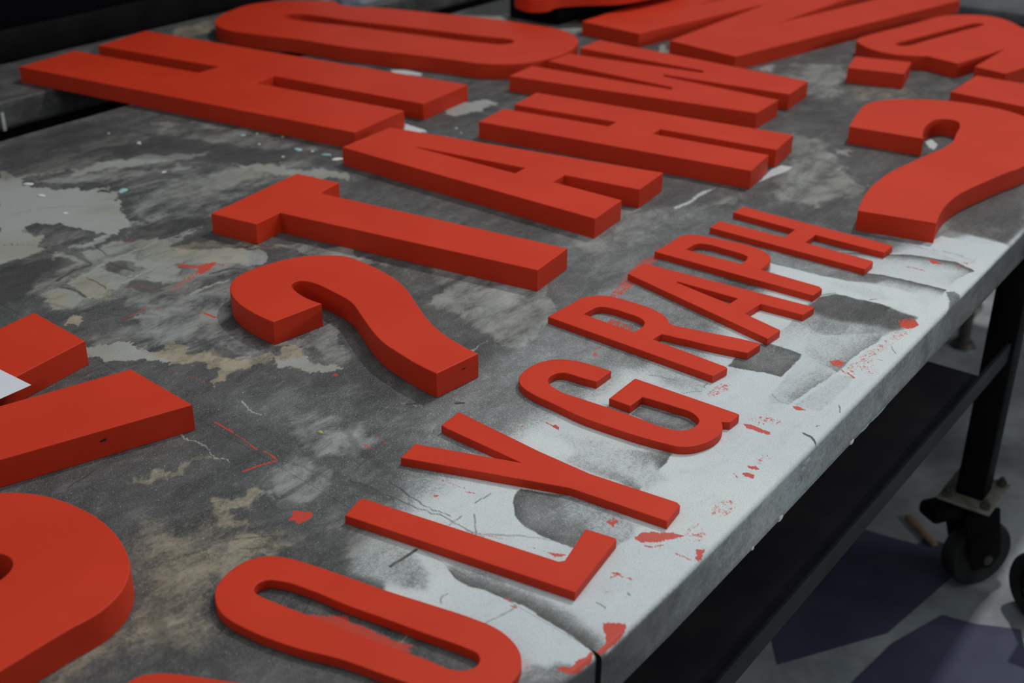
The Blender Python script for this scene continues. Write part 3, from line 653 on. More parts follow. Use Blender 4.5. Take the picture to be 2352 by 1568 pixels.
def area2(p):
    q = np.roll(p, -1, 0)
    return float(np.sum(p[:, 0] * q[:, 1] - q[:, 0] * p[:, 1]))


def inset(p, d):
    """move a loop towards its left side by d (mitred)"""
    a = np.roll(p, 1, 0); b = np.roll(p, -1, 0)
    e1 = p - a; e1 /= np.linalg.norm(e1, axis=1)[:, None] + 1e-12
    e2 = b - p; e2 /= np.linalg.norm(e2, axis=1)[:, None] + 1e-12
    n1 = np.stack([-e1[:, 1], e1[:, 0]], 1); n2 = np.stack([-e2[:, 1], e2[:, 0]], 1)
    m = n1 + n2; m /= np.linalg.norm(m, axis=1)[:, None] + 1e-12
    k = 1.0 / np.clip((m * n1).sum(1), 0.45, 1)
    return p + m * (d * k)[:, None]


def slab(loops, h, r):
    """solid plate with rounded upper and lower arris; first loop outer, rest holes"""
    ls = []
    for i, p in enumerate(loops):
        if (area2(p) > 0) != (i == 0): p = p[::-1]
        ls.append(p)
    prof = [(r * 0.5, 0.0), (0.0, r * 0.5), (0.0, h - r), (r * 0.29, h - r * 0.29), (r, h)]
    verts = []; faces = []; tops = []; bots = []
    for p in ls:
        n = len(p); rings = []
        for d, z in prof:
            q = inset(p, d) if d else p
            s = len(verts)
            verts += [(a, b, z) for a, b in q]
            rings.append(s)
        for s0, s1 in zip(rings, rings[1:]):
            for k in range(n):
                faces.append((s0 + k, s0 + (k + 1) % n, s1 + (k + 1) % n, s1 + k))
        tops.append((rings[-1], n)); bots.append((rings[0], n))
    for group, flip in ((tops, False), (bots, True)):
        idx = [s + k for s, n in group for k in range(n)]
        tri = tessellate_polygon([[Vector(verts[s + k]) for k in range(n)] for s, n in group])
        for t in tri:
            f = tuple(idx[i] for i in t)
            faces.append(f[::-1] if flip else f)
    return verts, faces


def plate_letter(name, loops, h, r, label, cat, group=None, base=TOP, mat=RED, tilt=None):
    ls = [smooth_outline(l) if isinstance(l, list) else l for l in loops]
    c = (ls[0].min(0) + ls[0].max(0)) / 2
    v, f = slab([l - c for l in ls], h, r)
    o = mesh_obj(name, v, f, mat, None, (c[0], c[1], base), smooth=14)
    if tilt: o.rotation_euler = tilt
    tag(o, label, cat, group)
    return o


# ------------------------------------------------------------------ the floor
def big_plane(name, x0, x1, y0, y1, z, mat, n=24, t=0.05):
    xs = np.linspace(x0, x1, n + 1); ys = np.linspace(y0, y1, n + 1)
    v = [(x, y, z) for y in ys for x in xs]
    f = [(j * (n + 1) + i, j * (n + 1) + i + 1, (j + 1) * (n + 1) + i + 1, (j + 1) * (n + 1) + i) for j in range(n) for i in range(n)]
    return mesh_obj(name, v, f, mat)


fl = big_plane('floor', -3, 8, -4, 7, 0.0, FLOORMAT)
tag(fl, 'grey painted concrete floor with pale paint drips', 'floor', kind='structure')


# ------------------------------------------------------------------ bench tops with their stains
def seg_dist(px, py, ax, ay, bx, by):
    dx, dy = bx - ax, by - ay
    L = dx * dx + dy * dy + 1e-12
    t = np.clip(((px - ax) * dx + (py - ay) * dy) / L, 0, 1)
    return (px - ax - t * dx) ** 2 + (py - ay - t * dy) ** 2


def stain_fields(X, Y):
    ch = np.zeros((5, X.size))
    rng = np.random.RandomState(11)
    def wob(amps):                     # smooth irregular shift, so that no mark has a ruled edge
        s = np.zeros(X.size)
        for wl, am in amps:
            for _ in range(3):
                th = rng.rand() * 6.283; k = 6.283 / (wl * (0.7 + 0.6 * rng.rand()))
                s += am / 3 * np.sin(k * (X * math.cos(th) + Y * math.sin(th)) + rng.rand() * 6.283 + 1.5 * np.sin(k * 0.37 * (X - Y)))
        return s
    shifts = {}
    for c in range(5):
        am = (((0.06, 0.0016), (0.017, 0.0007)), ((0.09, 0.010), (0.030, 0.006), (0.009, 0.003)), ((0.08, 0.012), (0.026, 0.007), (0.009, 0.003)),
              ((0.02, 0.0008), (0.007, 0.0006)), ((0.08, 0.006), (0.022, 0.003)))[c]
        shifts[c] = (X + wob(am), Y + wob(am))
    marks = list(MARKS)
    r2 = np.random.RandomState(5)
    for k in range(260):               # random scuffs and scratches, straight or slightly bowed
        x0, y0 = 0.3 + 2.4 * r2.rand() ** 1.3, 0.45 + 1.35 * r2.rand()
        th = r2.choice([0.15, 0.35, -0.3, 1.2, 2.2]) + 0.35 * r2.randn()
        L = 0.012 + 0.11 * r2.rand() ** 2.5; bow = 0.25 * r2.randn() * L
        pts = []
        for t in np.linspace(-0.5, 0.5, 5):
            u, w = t * L, bow * (0.25 - t * t)
            pts += [int((x0 + u * math.cos(th) - w * math.sin(th)) * 10000), int((y0 + u * math.sin(th) + w * math.cos(th)) * 10000)]
        light = r2.rand() < 0.38
        marks.append(('l', 1 if light else 4, (0.35 + 0.3 * r2.rand()) if light else 0.25 + 0.45 * r2.rand(), 0.9 + 2.2 * r2.rand() ** 3, pts))
    for kind, c, val, soft, flat in marks:
        p = np.array(flat, float).reshape(-1, 2) / 10000.0
        s = max(soft, 1.9 if kind == 'l' else 0.0) / 1000.0
        XX, YY = shifts[c]
        if kind == 'l': XX, YY = X + (XX - X) * 0.4, Y + (YY - Y) * 0.4
        pad = (0.0 if kind == 'e' else s * 4 if kind == 's' else s * 1.2) + 0.002
        m = (XX > p[:, 0].min() - pad) & (XX < p[:, 0].max() + pad) & (YY > p[:, 1].min() - pad) & (YY < p[:, 1].max() + pad)
        idx = np.nonzero(m)[0]
        if idx.size == 0: continue
        px, py = XX[idx], YY[idx]
        d2 = np.full(px.size, 1e9)
        n = len(p)
        inside = np.zeros(px.size, bool)
        for i in range(n - 1 if kind in 'ls' else n):
            a = p[i]; b = p[(i + 1) % n]
            ds = seg_dist(px, py, a[0], a[1], b[0], b[1])
            if kind == 's':            # one-sided: left of the line only
                cr = (b[0] - a[0]) * (py - a[1]) - (b[1] - a[1]) * (px - a[0])
                inside = np.where(ds < d2, cr > 0, inside)
            d2 = np.minimum(d2, ds)
            if kind not in 'ls':
                cr = ((a[1] > py) != (b[1] > py)) & (px < (b[0] - a[0]) * (py - a[1]) / (b[1] - a[1] + 1e-15) + a[0])
                inside ^= cr
        d = np.sqrt(d2)
        if kind == 'p':
            sd = np.where(inside, d, -d)
            t = np.clip((sd + s * 0.5) / s, 0, 1)
        elif kind == 's':
            sd = np.where(inside, d, -d)
            e0, e1 = p[0], p[-1]
            ends = np.minimum(np.hypot(px - e0[0], py - e0[1]), np.hypot(px - e1[0], py - e1[1]))
            t = np.clip((sd + 0.0006) / 0.0012, 0, 1) * np.exp(-np.maximum(sd, 0) / s) * np.clip(ends / (2.0 * s) + 0.15, 0, 1)
        elif kind == 'e':              # sharp rim fading inwards
            sd = np.where(inside, d, -d)
            t = np.clip((sd + 0.0006) / 0.0012, 0, 1) * np.exp(-np.maximum(sd, 0) / s)
        else:
            t = np.clip((s * 0.72 - d) / (s * 0.5), 0, 1) * min(1.0, (soft + 0.6) / 1.9)
        cov = t * t * (3 - 2 * t) if kind not in 'es' else t
        if c in (0,):
            ch[c, idx] = ch[c, idx] * (1 - cov) + val * cov
        else:
            ch[c, idx] = np.maximum(ch[c, idx], val * cov)
    return ch


def bench_top(parent, xs, ys, warp, front_y, name='tabletop', drop=0.05, rad=0.005, closed_ends=True):
    """top sheet with a rolled front lip; warp(x, y) gives the plan position"""
    nx = len(xs)
    rows = []                                   # (y value or None, inset along front normal, z, s beyond edge)
    prof = [(-0.012, -drop), (0.0, -drop)]
    for k in range(6): prof.append((0.0, -drop + (drop - rad - 0.001) * (k + 1) / 6))
    for k in range(1, 7):
        a = math.pi / 2 * k / 6
        prof.append((-(rad - rad * math.cos(a)), -rad + rad * math.sin(a)))
    V = []; SY = []
    for off, z in prof:
        fy = front_y(xs)
        X, Y = warp(xs, fy - off if True else fy)
        V.append((X, Y, np.full(nx, z)));
        SY.append(('lip', z))
    y_start = float(np.max(front_y(xs))) + rad + 0.0008
    for y in ys:
        yy = np.maximum(np.full(nx, y), front_y(xs) + rad + 0.0004 + (y - ys[0]) * 0.5 * (y < y_start))
        X, Y = warp(xs, yy)
        V.append((X, Y, np.zeros(nx)))
    # rear skirt
    yb = ys[-1]
    for off, z in ((0.003, -0.001), (0.004, -0.006), (0.004, -drop)):
        X, Y = warp(xs, np.full(nx, yb + off)); V.append((X, Y, np.full(nx, z)))
    X = np.concatenate([v[0] for v in V]); Y = np.concatenate([v[1] for v in V]); Z = np.concatenate([v[2] for v in V])
    ny = len(V)
    co = np.stack([X, Y, Z + TOP], 1).astype(np.float32)
    me = bpy.data.meshes.new(name)
    me.vertices.add(nx * ny); me.vertices.foreach_set('co', co.ravel())
    j, i = np.meshgrid(np.arange(ny - 1), np.arange(nx - 1), indexing='ij')
    a = (j * nx + i).ravel()
    quads = np.stack([a, a + 1, a + 1 + nx, a + nx], 1).astype(np.int32)
    # end walls and underside as simple big faces
    nq = quads.shape[0]
    me.loops.add(nq * 4); me.loops.foreach_set('vertex_index', quads.ravel())
    me.polygons.add(nq)
    me.polygons.foreach_set('loop_start', np.arange(0, nq * 4, 4, dtype=np.int32))
    me.polygons.foreach_set('use_smooth', np.ones(nq, bool))
    me.update(calc_edges=True)
    ch = stain_fields(X, Y)
    # the lip carries thin overspray on its face
    face = Z < -0.0012
    fx = np.clip((X - 0.65) / 1.3, 0, 1)
    lipw = np.interp(X, [0.3, 0.64, 0.66, 0.75, 0.9, 1.3, 1.7, 1.9], LIPW)
    fade = np.clip(-Z / 0.006, 0, 1)
    ch[0] = np.where(face & (Y < 0.6), ch[0] * (1 - fade) + lipw * fade, ch[0])
    for c in (1, 2, 3, 4): ch[c] = np.where(face, ch[c] * (1 - fade), ch[c])
    at = me.attributes.new('stain', 'FLOAT_COLOR', 'POINT')
    rgba = np.stack([ch[0], ch[1], ch[2], np.ones(X.size)], 1).astype(np.float32)
    at.data.foreach_set('color', rgba.ravel())
    for nm, c in (('redness', 3), ('dark_mark', 4)):
        at = me.attributes.new(nm, 'FLOAT', 'POINT'); at.data.foreach_set('value', ch[c].astype(np.float32))
    me.materials.append(TOPMAT)
    o = bpy.data.objects.new(name, me); COL.objects.link(o); o.parent = parent
    return o


def frange(*segs):
    out = []
    for a, b, st in segs: out += list(np.arange(a, b - st * 0.3, st))
    out.append(segs[-1][1]); return np.array(out)


def leg_at(parent, x, y, w, z0, z1, mat=BLACK_STEEL):
    bm = bmesh.new(); add_box(bm, x, x + w, y, y + w, z0, z1, 0.003)
    return bm_obj('leg', bm, mat, parent)


def caster(parent, x, y, r, yaw, brake=True, lift=0.045):
    """swivel caster under (x, y): top plate, fork, wheel, brake pedal"""
    c = empty('caster', (x, y, 0)); c.parent = parent; c.rotation_euler = (0, 0, yaw)
    h = r * 2 + lift
    back = Matrix.Rotation(-yaw, 4, 'Z')
    def square(bm):
        bmesh.ops.transform(bm, matrix=back, verts=bm.verts)
        return bm
    bm = bmesh.new(); add_box(bm, -0.052, 0.052, -0.042, 0.042, h - 0.006, h, 0.002)
    bm_obj('top_plate', square(bm), PLATE, c)
    for sx in (-0.04, 0.04):
        for sy in (-0.03, 0.03):
            bm = bmesh.new(); add_cyl(bm, 0.008, 0.008, 0.008, Matrix.Translation((sx, sy, h + 0.004)), 6)
            add_cyl(bm, 0.004, 0.004, 0.016, Matrix.Translation((sx, sy, h + 0.006)), 12)
            bm_obj('bolt', square(bm), DULL, c)
    bm = bmesh.new()
    add_cyl(bm, 0.034, 0.028, 0.022, Matrix.Translation((0, 0, h - 0.017)))
    for s in (-1, 1):
        v = [(-0.034, s * 0.024, h - 0.026), (0.034, s * 0.024, h - 0.026), (-0.004, s * 0.024, r - 0.016), (-0.042, s * 0.024, r - 0.018), (-0.056, s * 0.024, r + 0.006)]
        a = [bm.verts.new(Vector(p)) for p in v]
        b = [bm.verts.new(Vector(p) + Vector((0, s * 0.004, 0))) for p in v]
        bm.faces.new(a); bm.faces.new(b[::-1])
        for k in range(5): bm.faces.new((a[k], a[(k + 1) % 5], b[(k + 1) % 5], b[k]))
    add_box(bm, -0.028, 0.028, -0.028, 0.028, h - 0.030, h - 0.024, 0.001)
    bm_obj('fork', bm, BLACK_STEEL, c)
    bm = bmesh.new()
    R = Matrix.Translation((-0.030, 0, r)) @ Matrix.Rotation(math.pi / 2, 4, 'X')
    add_lathe(bm, [(r * 0.30, -0.014), (r * 0.72, -0.014), (r * 0.93, -0.017), (r * 0.985, -0.012), (r, 0), (r * 0.985, 0.012), (r * 0.93, 0.017), (r * 0.72, 0.014), (r * 0.30, 0.014), (r * 0.12, 0.018), (r * 0.12, -0.018)], R, 48)
    bm_obj('wheel', bm, RUBBER, c)
    bm = bmesh.new()
    add_cyl(bm, 0.008, 0.008, 0.064, R, 16)
    bm_obj('axle', bm, DULL, c)
    if brake:
        bm = bmesh.new(); add_box(bm, 0.030, 0.088, -0.022, 0.022, h - 0.034, h - 0.010, 0.007)
        bm_obj('brake_pedal', bm, BLACK_STEEL, c)
    return c


FX = [0.60, 0.642, 0.753, 0.916, 1.518, 1.706, 2.9]
FY = [0.3880, 0.3875, 0.3858, 0.3865, 0.3925, 0.3945, 0.400]

# main bench
bench = empty('workbench', (0, 0, 0))
tag(bench, 'long dark steel workbench with white overspray along its front lip, carrying most red letters', 'workbench', 'butted workbenches')
XE = 2.90
xs = frange((0.6462, 1.56, 0.0015), (1.56, XE, 0.004))
ys = frange((0.3935, 0.80, 0.0015), (0.80, 1.30, 0.0025), (1.30, 1.812, 0.006))
def warp_main(x, y):
    x = x * np.ones_like(y) if np.ndim(x) else x
    k = np.clip(1 - (x - 0.6462) / (XE - 0.6462), 0, 1)
    return x + (0.10 * (y - 0.39)) * k, y
front_main = lambda x: np.interp(x, FX, FY)
bench_top(bench, xs, ys, warp_main, front_main)
bm = bmesh.new(); add_box(bm, 0.72, XE - 0.02, 0.41, 1.80, TOP - 0.046, TOP - 0.004)
bm_obj('top_frame', bm, BLACK_STEEL, bench)
for (x, y) in ((1.782, 0.392), (2.80, 1.74), (0.95, 1.74)):
    lg = leg_at(bench, x, y, 0.044, 0.185 if x < 1.9 and y < 1 else 0.165, TOP - 0.02)
LEGX = 1.782
caster(bench, LEGX + 0.026, 0.414, 0.060, math.radians(148), True, 0.065)
caster(bench, 2.823, 1.763, 0.060, 0.4)
caster(bench, 0.973, 1.763, 0.060, 1.4)
bm = bmesh.new(); add_box(bm, 0.70, LEGX, 0.398, 0.404, TOP - 0.233, TOP - 0.202, 0.001)
bm_obj('front_rail', bm, mat_plain('scuffed_black_rail', (0.014, 0.016, 0.017), (0.026, 0.028, 0.029), 9, 0.6, 0, 0.2), bench)
bm = bmesh.new(); add_box(bm, 0.70, 1.66, 0.404, 1.76, TOP - 0.226, TOP - 0.206, 0.001)
bm_obj('lower_shelf', bm, DARK_BOARD, bench)

def drip(parent, x, z, sx, sz, seed, y=0.3865):
    rng = np.random.RandomState(seed); k = rng.rand(4) * 6
    bm = bmesh.new(); bmesh.ops.create_icosphere(bm, subdivisions=3, radius=1.0)
    for v in bm.verts:
        c = v.co; w = 1 + 0.22 * math.sin(3 * c.x + k[0]) + 0.2 * math.sin(4 * c.z + k[1]) + 0.1 * math.sin(9 * c.x + 7 * c.z + k[2])
        v.co = Vector((x + c.x * w * sx, y + c.y * 0.0012, z + c.z * w * sz))
    return bm_obj('paint_drip', bm, CHALK if seed % 2 else LIPGREY, parent, smooth=60)
LIPGREY = mat_plain('thick_grey_paint', (0.30, 0.33, 0.33), (0.42, 0.46, 0.46), 90, 0.35)
for (x, z, sx, sz, sd) in ((1.003, -0.020, 0.008, 0.007, 2), (1.010, -0.012, 0.006, 0.003, 4), (0.992, -0.029, 0.004, 0.004, 6), (0.960, -0.049, 0.005, 0.0025, 3), (1.130, -0.049, 0.006, 0.002, 5), (0.90, -0.0495, 0.003, 0.0015, 7), (1.20, -0.0495, 0.02, 0.0012, 8), (1.165, -0.049, 0.010, 0.0018, 10)):
    drip(bench, x, TOP + z, sx, sz, sd, float(np.interp(x, FX, FY)))

# near bench, butted against it at a slight angle
near = empty('workbench', (0, 0, 0))
tag(near, 'nearer grey workbench butted against the main one, under the round ends at bottom left', 'workbench', 'butted workbenches')
xs2 = frange((0.20, 0.60, 0.0016), (0.60, 0.64595, 0.0010))
ys2 = frange((0.394, 0.92, 0.0016), (0.92, 1.30, 0.0035), (1.30, 1.812, 0.006))
RC = 0.006
def front_near(x):
    y = 0.3900 + 0.0 * x
    d = np.clip(x - (0.64595 - RC), 0, RC)
    return y + RC - np.sqrt(np.maximum(RC * RC - d * d, 0))
def warp_near(x, y):
    return x + 0.10 * (y - 0.39), y + (0.64595 - x) * 0.10 * np.clip((0.9 - y) / 0.5, 0, 1)
bench_top(near, xs2, ys2, warp_near, front_near)
bm = bmesh.new(); add_box(bm, 0.22, 0.63, 0.46, 1.80, TOP - 0.046, TOP - 0.004)
bm_obj('top_frame', bm, BLACK_STEEL, near)
bm = bmesh.new()
v = [(0.6462, 0.402), (0.7870, 1.812), (0.7905, 1.812), (0.6468, 0.402)]
bm = bmesh.new(); add_box(bm, 0.638, 0.654, 0.394, 0.420, TOP - 0.049, TOP - 0.0035, 0.001)
bm_obj('end_cap', bm, GREY_STEEL, near)
leg_at(near, 0.25, 0.50, 0.047, 0.0, TOP - 0.02); leg_at(near, 0.25, 1.74, 0.047, 0.0, TOP - 0.02)
leg_at(near, 0.55, 1.72, 0.047, 0.0, TOP - 0.02)

# rear bench across the gap, with the numeral on its side
rear = empty('workbench', (0, 0, 0))
tag(rear, 'rear workbench across the narrow gap, its black side marked with a white 1', 'workbench')
def strip_top():
    xs3 = frange((0.8, 3.10, 0.010)); ys3 = frange((2.006, 2.5, 0.010))
    return bench_top(rear, xs3, ys3, lambda x, y: (x + 0 * y, y + 0 * x), lambda x: 2.000 + 0 * x)
strip_top()
bm = bmesh.new(); add_box(bm, 0.81, 3.09, 2.012, 2.90, TOP - 0.10, TOP - 0.003, 0.002)
bm_obj('side_panel', bm, BLACK_STEEL, rear)
bm = bmesh.new()
add_box(bm, 1.2095, 1.2150, 1.9975, 1.9998, TOP - 0.050, TOP - 0.018)
bm_obj('numeral', bm, WHITE_MARK, rear)
for (x, y) in ((0.83, 2.03), (3.02, 2.03), (0.83, 2.83), (3.02, 2.83)): leg_at(rear, x, y, 0.047, 0.0, TOP - 0.05)

# black cabinet standing on the rear bench
cab = empty('machine_cabinet', (1.5, 2.55, TOP))
tag(cab, 'large black cabinet standing at the back of the rear workbench', 'cabinet')
bm = bmesh.new(); add_box(bm, -0.72, 0.70, -0.337, 0.30, 0.001, 0.062, 0.003); bm_obj('plinth', bm, BLACK_STEEL, cab)
bm = bmesh.new(); add_box(bm, -0.72, 0.70, -0.330, 0.30, 0.062, 0.60, 0.006); bm_obj('cabinet_body', bm, CABINET, cab)

# ------------------------------------------------------------------ letters
BIG, SMALL = 0.0288, 0.0088
O = OUTLINES
W_TOP = []
for a, b_ in ((2.246, 1.475), (2.227, 1.325), (2.645, 1.246), (2.218, 1.248), (2.188, 1.087), (2.95, 0.919), (2.972, 1.045), (2.483, 1.146),
              (2.998, 1.115), (3.02, 1.262), (2.525, 1.364), (3.035, 1.335), (3.06, 1.468)):
    W_TOP += [round(a * 10000), round(b_ * 10000), 0]
LG = 'large red letters'; SG = 'small red letters of one word'; MG = 'middle-sized red letters'
plate_letter('sign_letter', O['H_big'], BIG, 0.0010, 'largest red letter H, reaching across the gap to the rear bench at upper left', 'letter', LG)
plate_letter('sign_letter', O['O_top'], BIG, 0.0010, 'largest red letter O, long narrow oval behind the largest H', 'letter', LG)
plate_letter('sign_letter', O['W_mid'], BIG, 0.0010, 'middle-sized red letter W touching the end of the big O', 'letter', MG)
plate_letter('sign_letter', O['H_mid'], BIG, 0.0010, 'middle-sized red letter H lying between the letters A and W', 'letter', MG)
plate_letter('sign_letter', O['A_mid'], BIG, 0.0010, 'middle-sized thick red letter A touching the end of the largest H', 'letter', MG)
plate_letter('sign_letter', O['T_mid'], BIG, 0.0010, 'middle-sized thick red letter T between the A and the central question mark', 'letter', MG)
q = plate_letter('question_mark', O['Q_c'], BIG, 0.0010, 'hook of a red question mark at the centre of the bench', 'question mark', 'question mark hooks')
plate_letter('question_mark', O['Q_r'], BIG, 0.0010, 'bigger red question mark hook lying near the right front lip', 'question mark', 'question mark hooks')
plate_letter('question_mark_dot', O['block'], BIG, 0.0010, 'square red block, the loose dot of the bigger question mark', 'block')
plate_letter('sign_letter', O['R_far'], BIG, 0.0010, 'red letter with a narrow slot and notch behind the square block at upper right', 'letter', LG)
plate_letter('sign_letter', O['bar_r'], BIG, 0.0010, 'plain red bar cut by the right edge of the view, behind the bigger question mark', 'letter', LG)
plate_letter('sign_letter', [W_TOP], BIG, 0.0010, 'largest red letter W, its pointed strokes running off the top right', 'letter', LG)
for k, lab in (('P_s', 'small thin red letter P between the small H and small A'),
               ('H_s', 'small thin red letter H, farthest of the small letters'),
               ('A_s', 'small thin red letter A between the small R and upper small P'),
               ('R_s', 'small thin red letter R between the G and the small A'),
               ('G_s', 'small thin red letter G between the Y and the R'),
               ('Y_s', 'small thin red letter Y between the L and the G'),
               ('L_s', 'small thin red letter L with its foot near the white front corner'),
               ('O_s', 'small thin red letter O at the bottom, nearest full letter to the bench seam')):
    plate_letter('sign_letter', O[k], SMALL, 0.0009, lab, 'letter', SG)
# second small P, only its bowl in view
p0 = smooth_outline(O['P_s'][0]); hole0 = smooth_outline(O['P_s'][1])
cc = (p0.min(0) + p0.max(0)) / 2
ca, sa = math.cos(0.3187), math.sin(0.3187); Rm = np.array([[ca, sa], [-sa, ca]])
mv = lambda q: (q - cc) @ Rm + np.array([0.4210, 0.5304])
plate_letter('sign_letter', [mv(p0), mv(hole0)], SMALL, 0.0009, 'small thin red letter P, only its bowl showing at the bottom edge', 'letter', SG)


def oval(cx, cy, L, Wd, ang, n=96, e=2.5):
    out = []
    for k in range(n):
        t = 2 * math.pi * k / n
        c, s = math.cos(t), math.sin(t)
        r = Wd / 2
        x = (L / 2 - r * 1.15) * (1 if c > 0 else -1) + r * 1.15 * c
        y = r * (abs(s) ** (2 / 2.15)) * (1 if s > 0 else -1)
        out.append((cx + x * math.cos(ang) - y * math.sin(ang), cy + x * math.sin(ang) + y * math.cos(ang)))
    return np.array(out)


OT = smooth_outline(O['O_top'][0])
om = (OT.min(0) + OT.max(0)) / 2
an = math.radians(78.1075)
r1 = np.array([[math.cos(an), math.sin(an)], [-math.sin(an), math.cos(an)]])
r2 = np.array([[math.cos(-0.0369), math.sin(-0.0369)], [-math.sin(-0.0369), math.cos(-0.0369)]])
ob = ((OT - om) @ r1) * np.array([0.604, 0.698]) @ r2 + np.array([0.2696, 0.8165])
plate_letter('sign_letter', [ob, oval(0.271, 0.819, 0.318, 0.044, -0.0369)], BIG, 0.0010, 'thick red letter O, broad round end at the lower left corner', 'letter', MG)
karm = np.array([(0.712, 1.181), (0.703, 1.079), (0.49, 1.053), (0.692, 0.990), (0.681, 0.884), (0.40, 0.984), (0.34, 0.982), (0.22, 0.978), (0.12, 0.985), (0.08, 1.02), (0.09, 1.115), (0.30, 1.137)])
kl = plate_letter('sign_letter', [karm], BIG, 0.0010, 'thick red letter with two arms at the left, a white sheet on its upper arm', 'letter', MG)
kc = (karm.min(0) + karm.max(0)) / 2


def wall_slot(parent, origin, a, b, z, w, h):
    """small cut slot on a vertical side; a, b plan points of that side"""
    a = np.array(a); b = np.array(b); d = (b - a) / np.linalg.norm(b - a); nrm = np.array([d[1], -d[0]])
    m = (a + b) / 2
    bm = bmesh.new(); vs = []
    for s, off in ((-1, 0.00035), (1, 0.00035)):
        pass
    pts = [(-w, -h * 0.2), (-w * 0.6, h * 0.6), (w * 0.8, h), (w, h * 0.2), (w * 0.5, -h), (-w * 0.7, -h)]
    ra = [bm.verts.new((m[0] + d[0] * u + nrm[0] * 0.0004 - origin[0], m[1] + d[1] * u + nrm[1] * 0.0004 - origin[1], z + t)) for u, t in pts]
    rb = [bm.verts.new((v.co.x - nrm[0] * 0.002, v.co.y - nrm[1] * 0.002, v.co.z)) for v in ra]
    bm.faces.new(ra); bm.faces.new(rb[::-1])
    for k in range(6): bm.faces.new((ra[k], ra[(k + 1) % 6], rb[(k + 1) % 6], rb[k]))
    o = bm_obj('cut_slot', bm, HOLE, parent)
    o['label'] = 'small dark slot in the side'
    return o


dk = (np.array((0.681, 0.884)) - np.array((0.40, 0.984))); dk /= np.linalg.norm(dk)
sp = np.array((0.5975, 0.9137))
wall_slot(kl, kc, sp - dk * 0.004, sp + dk * 0.004, BIG - 0.0105, 0.0035, 0.0013)

qp = O['Q_c'][0]
qa = np.array([qp[22 * 3], qp[22 * 3 + 1]]) / 10000.0; qb = np.array([qp[23 * 3], qp[23 * 3 + 1]]) / 10000.0
qs = smooth_outline(qp); qc = (qs.min(0) + qs.max(0)) / 2
qm = qa + (qb - qa) * 0.36; qd = (qa - qb) / np.linalg.norm(qa - qb)
wall_slot(q, qc, qm - qd * 0.004, qm + qd * 0.004, BIG - 0.0095, 0.0030, 0.0007)

# ------------------------------------------------------------------ loose things
paper = np.array([(0.610, 1.040), (0.611, 1.250), (0.402, 1.251), (0.401, 1.041)])
v, f = slab([paper - paper.mean(0)], 0.0004, 0.0001)
po = mesh_obj('paper_sheet', v, f, PAPER, None, (paper.mean(0)[0], paper.mean(0)[1], TOP + BIG + 0.0002))
tag(po, 'white sheet of paper lying over the upper arm of the letter at the left', 'paper')

# red shapes stacked at the back of the main bench
blk = bmesh.new(); add_box(blk, -0.20, 0.20, -0.065, 0.065, 0, 0.045, 0.003)  # black block added to give the dark shadow under the red shape
bo = bm_obj('shadow_block', blk, BLACK_STEEL, None, (2.48, 1.625, TOP)); tag(bo, 'black block standing in for the shadow under a raised red shape at the top of the view', 'block')
ws = [(2.19, 1.60), (2.183, 1.56), (2.205, 1.54), (2.25, 1.543), (2.29, 1.52), (2.36, 1.458), (2.47, 1.43), (2.6, 1.43), (2.7, 1.5), (2.7, 1.62), (2.45, 1.68), (2.28, 1.66)]
flat = []
for a, b in ws: flat += [int(a * 10000), int(b * 10000), 1]
plate_letter('sign_letter', [flat], BIG, 0.0010, 'dark red rounded shape raised on a block at the top centre edge', 'letter', None, base=TOP + 0.0455)

# folded cloth on the rear bench
def cloth():
    n = 40; vs = []; fs = []
    rng = np.random.RandomState(4)
    ph = rng.rand(6) * 6
    for j in range(n + 1):
        for i in range(n + 1):
            u, w = i / n, j / n
            x = 0.20 * (u - 0.5); y = 0.16 * (w - 0.5)
            z = 0.010 + 0.006 * math.sin(9 * u + ph[0] + 3 * w) + 0.005 * math.sin(14 * w + ph[1] + 4 * u) + 0.003 * math.sin(25 * u - 17 * w + ph[2])
            e = min(u, 1 - u, w, 1 - w); z *= min(1, e * 9); vs.append((x, y, z + 0.0015))
    for j in range(n):
        for i in range(n):
            a = j * (n + 1) + i; fs.append((a, a + 1, a + n + 2, a + n + 1))
    base = len(vs); vs += [(x, y, 0.0) for x, y, z in vs]
    m = n + 1
    ring = [i for i in range(m)] + [j * m + n for j in range(1, m)] + [n * m + i for i in range(n - 1, -1, -1)] + [j * m for j in range(n - 1, 0, -1)]
    for k in range(len(ring)):
        a, b = ring[k], ring[(k + 1) % len(ring)]; fs.append((a, base + a, base + b, b))
    return vs, fs
v, f = cloth()
co = mesh_obj('folded_cloth', v, f, CLOTH, None, (2.235, 2.105, TOP), smooth=60)
tag(co, 'crumpled grey-blue cloth on the rear bench behind the big O', 'cloth')

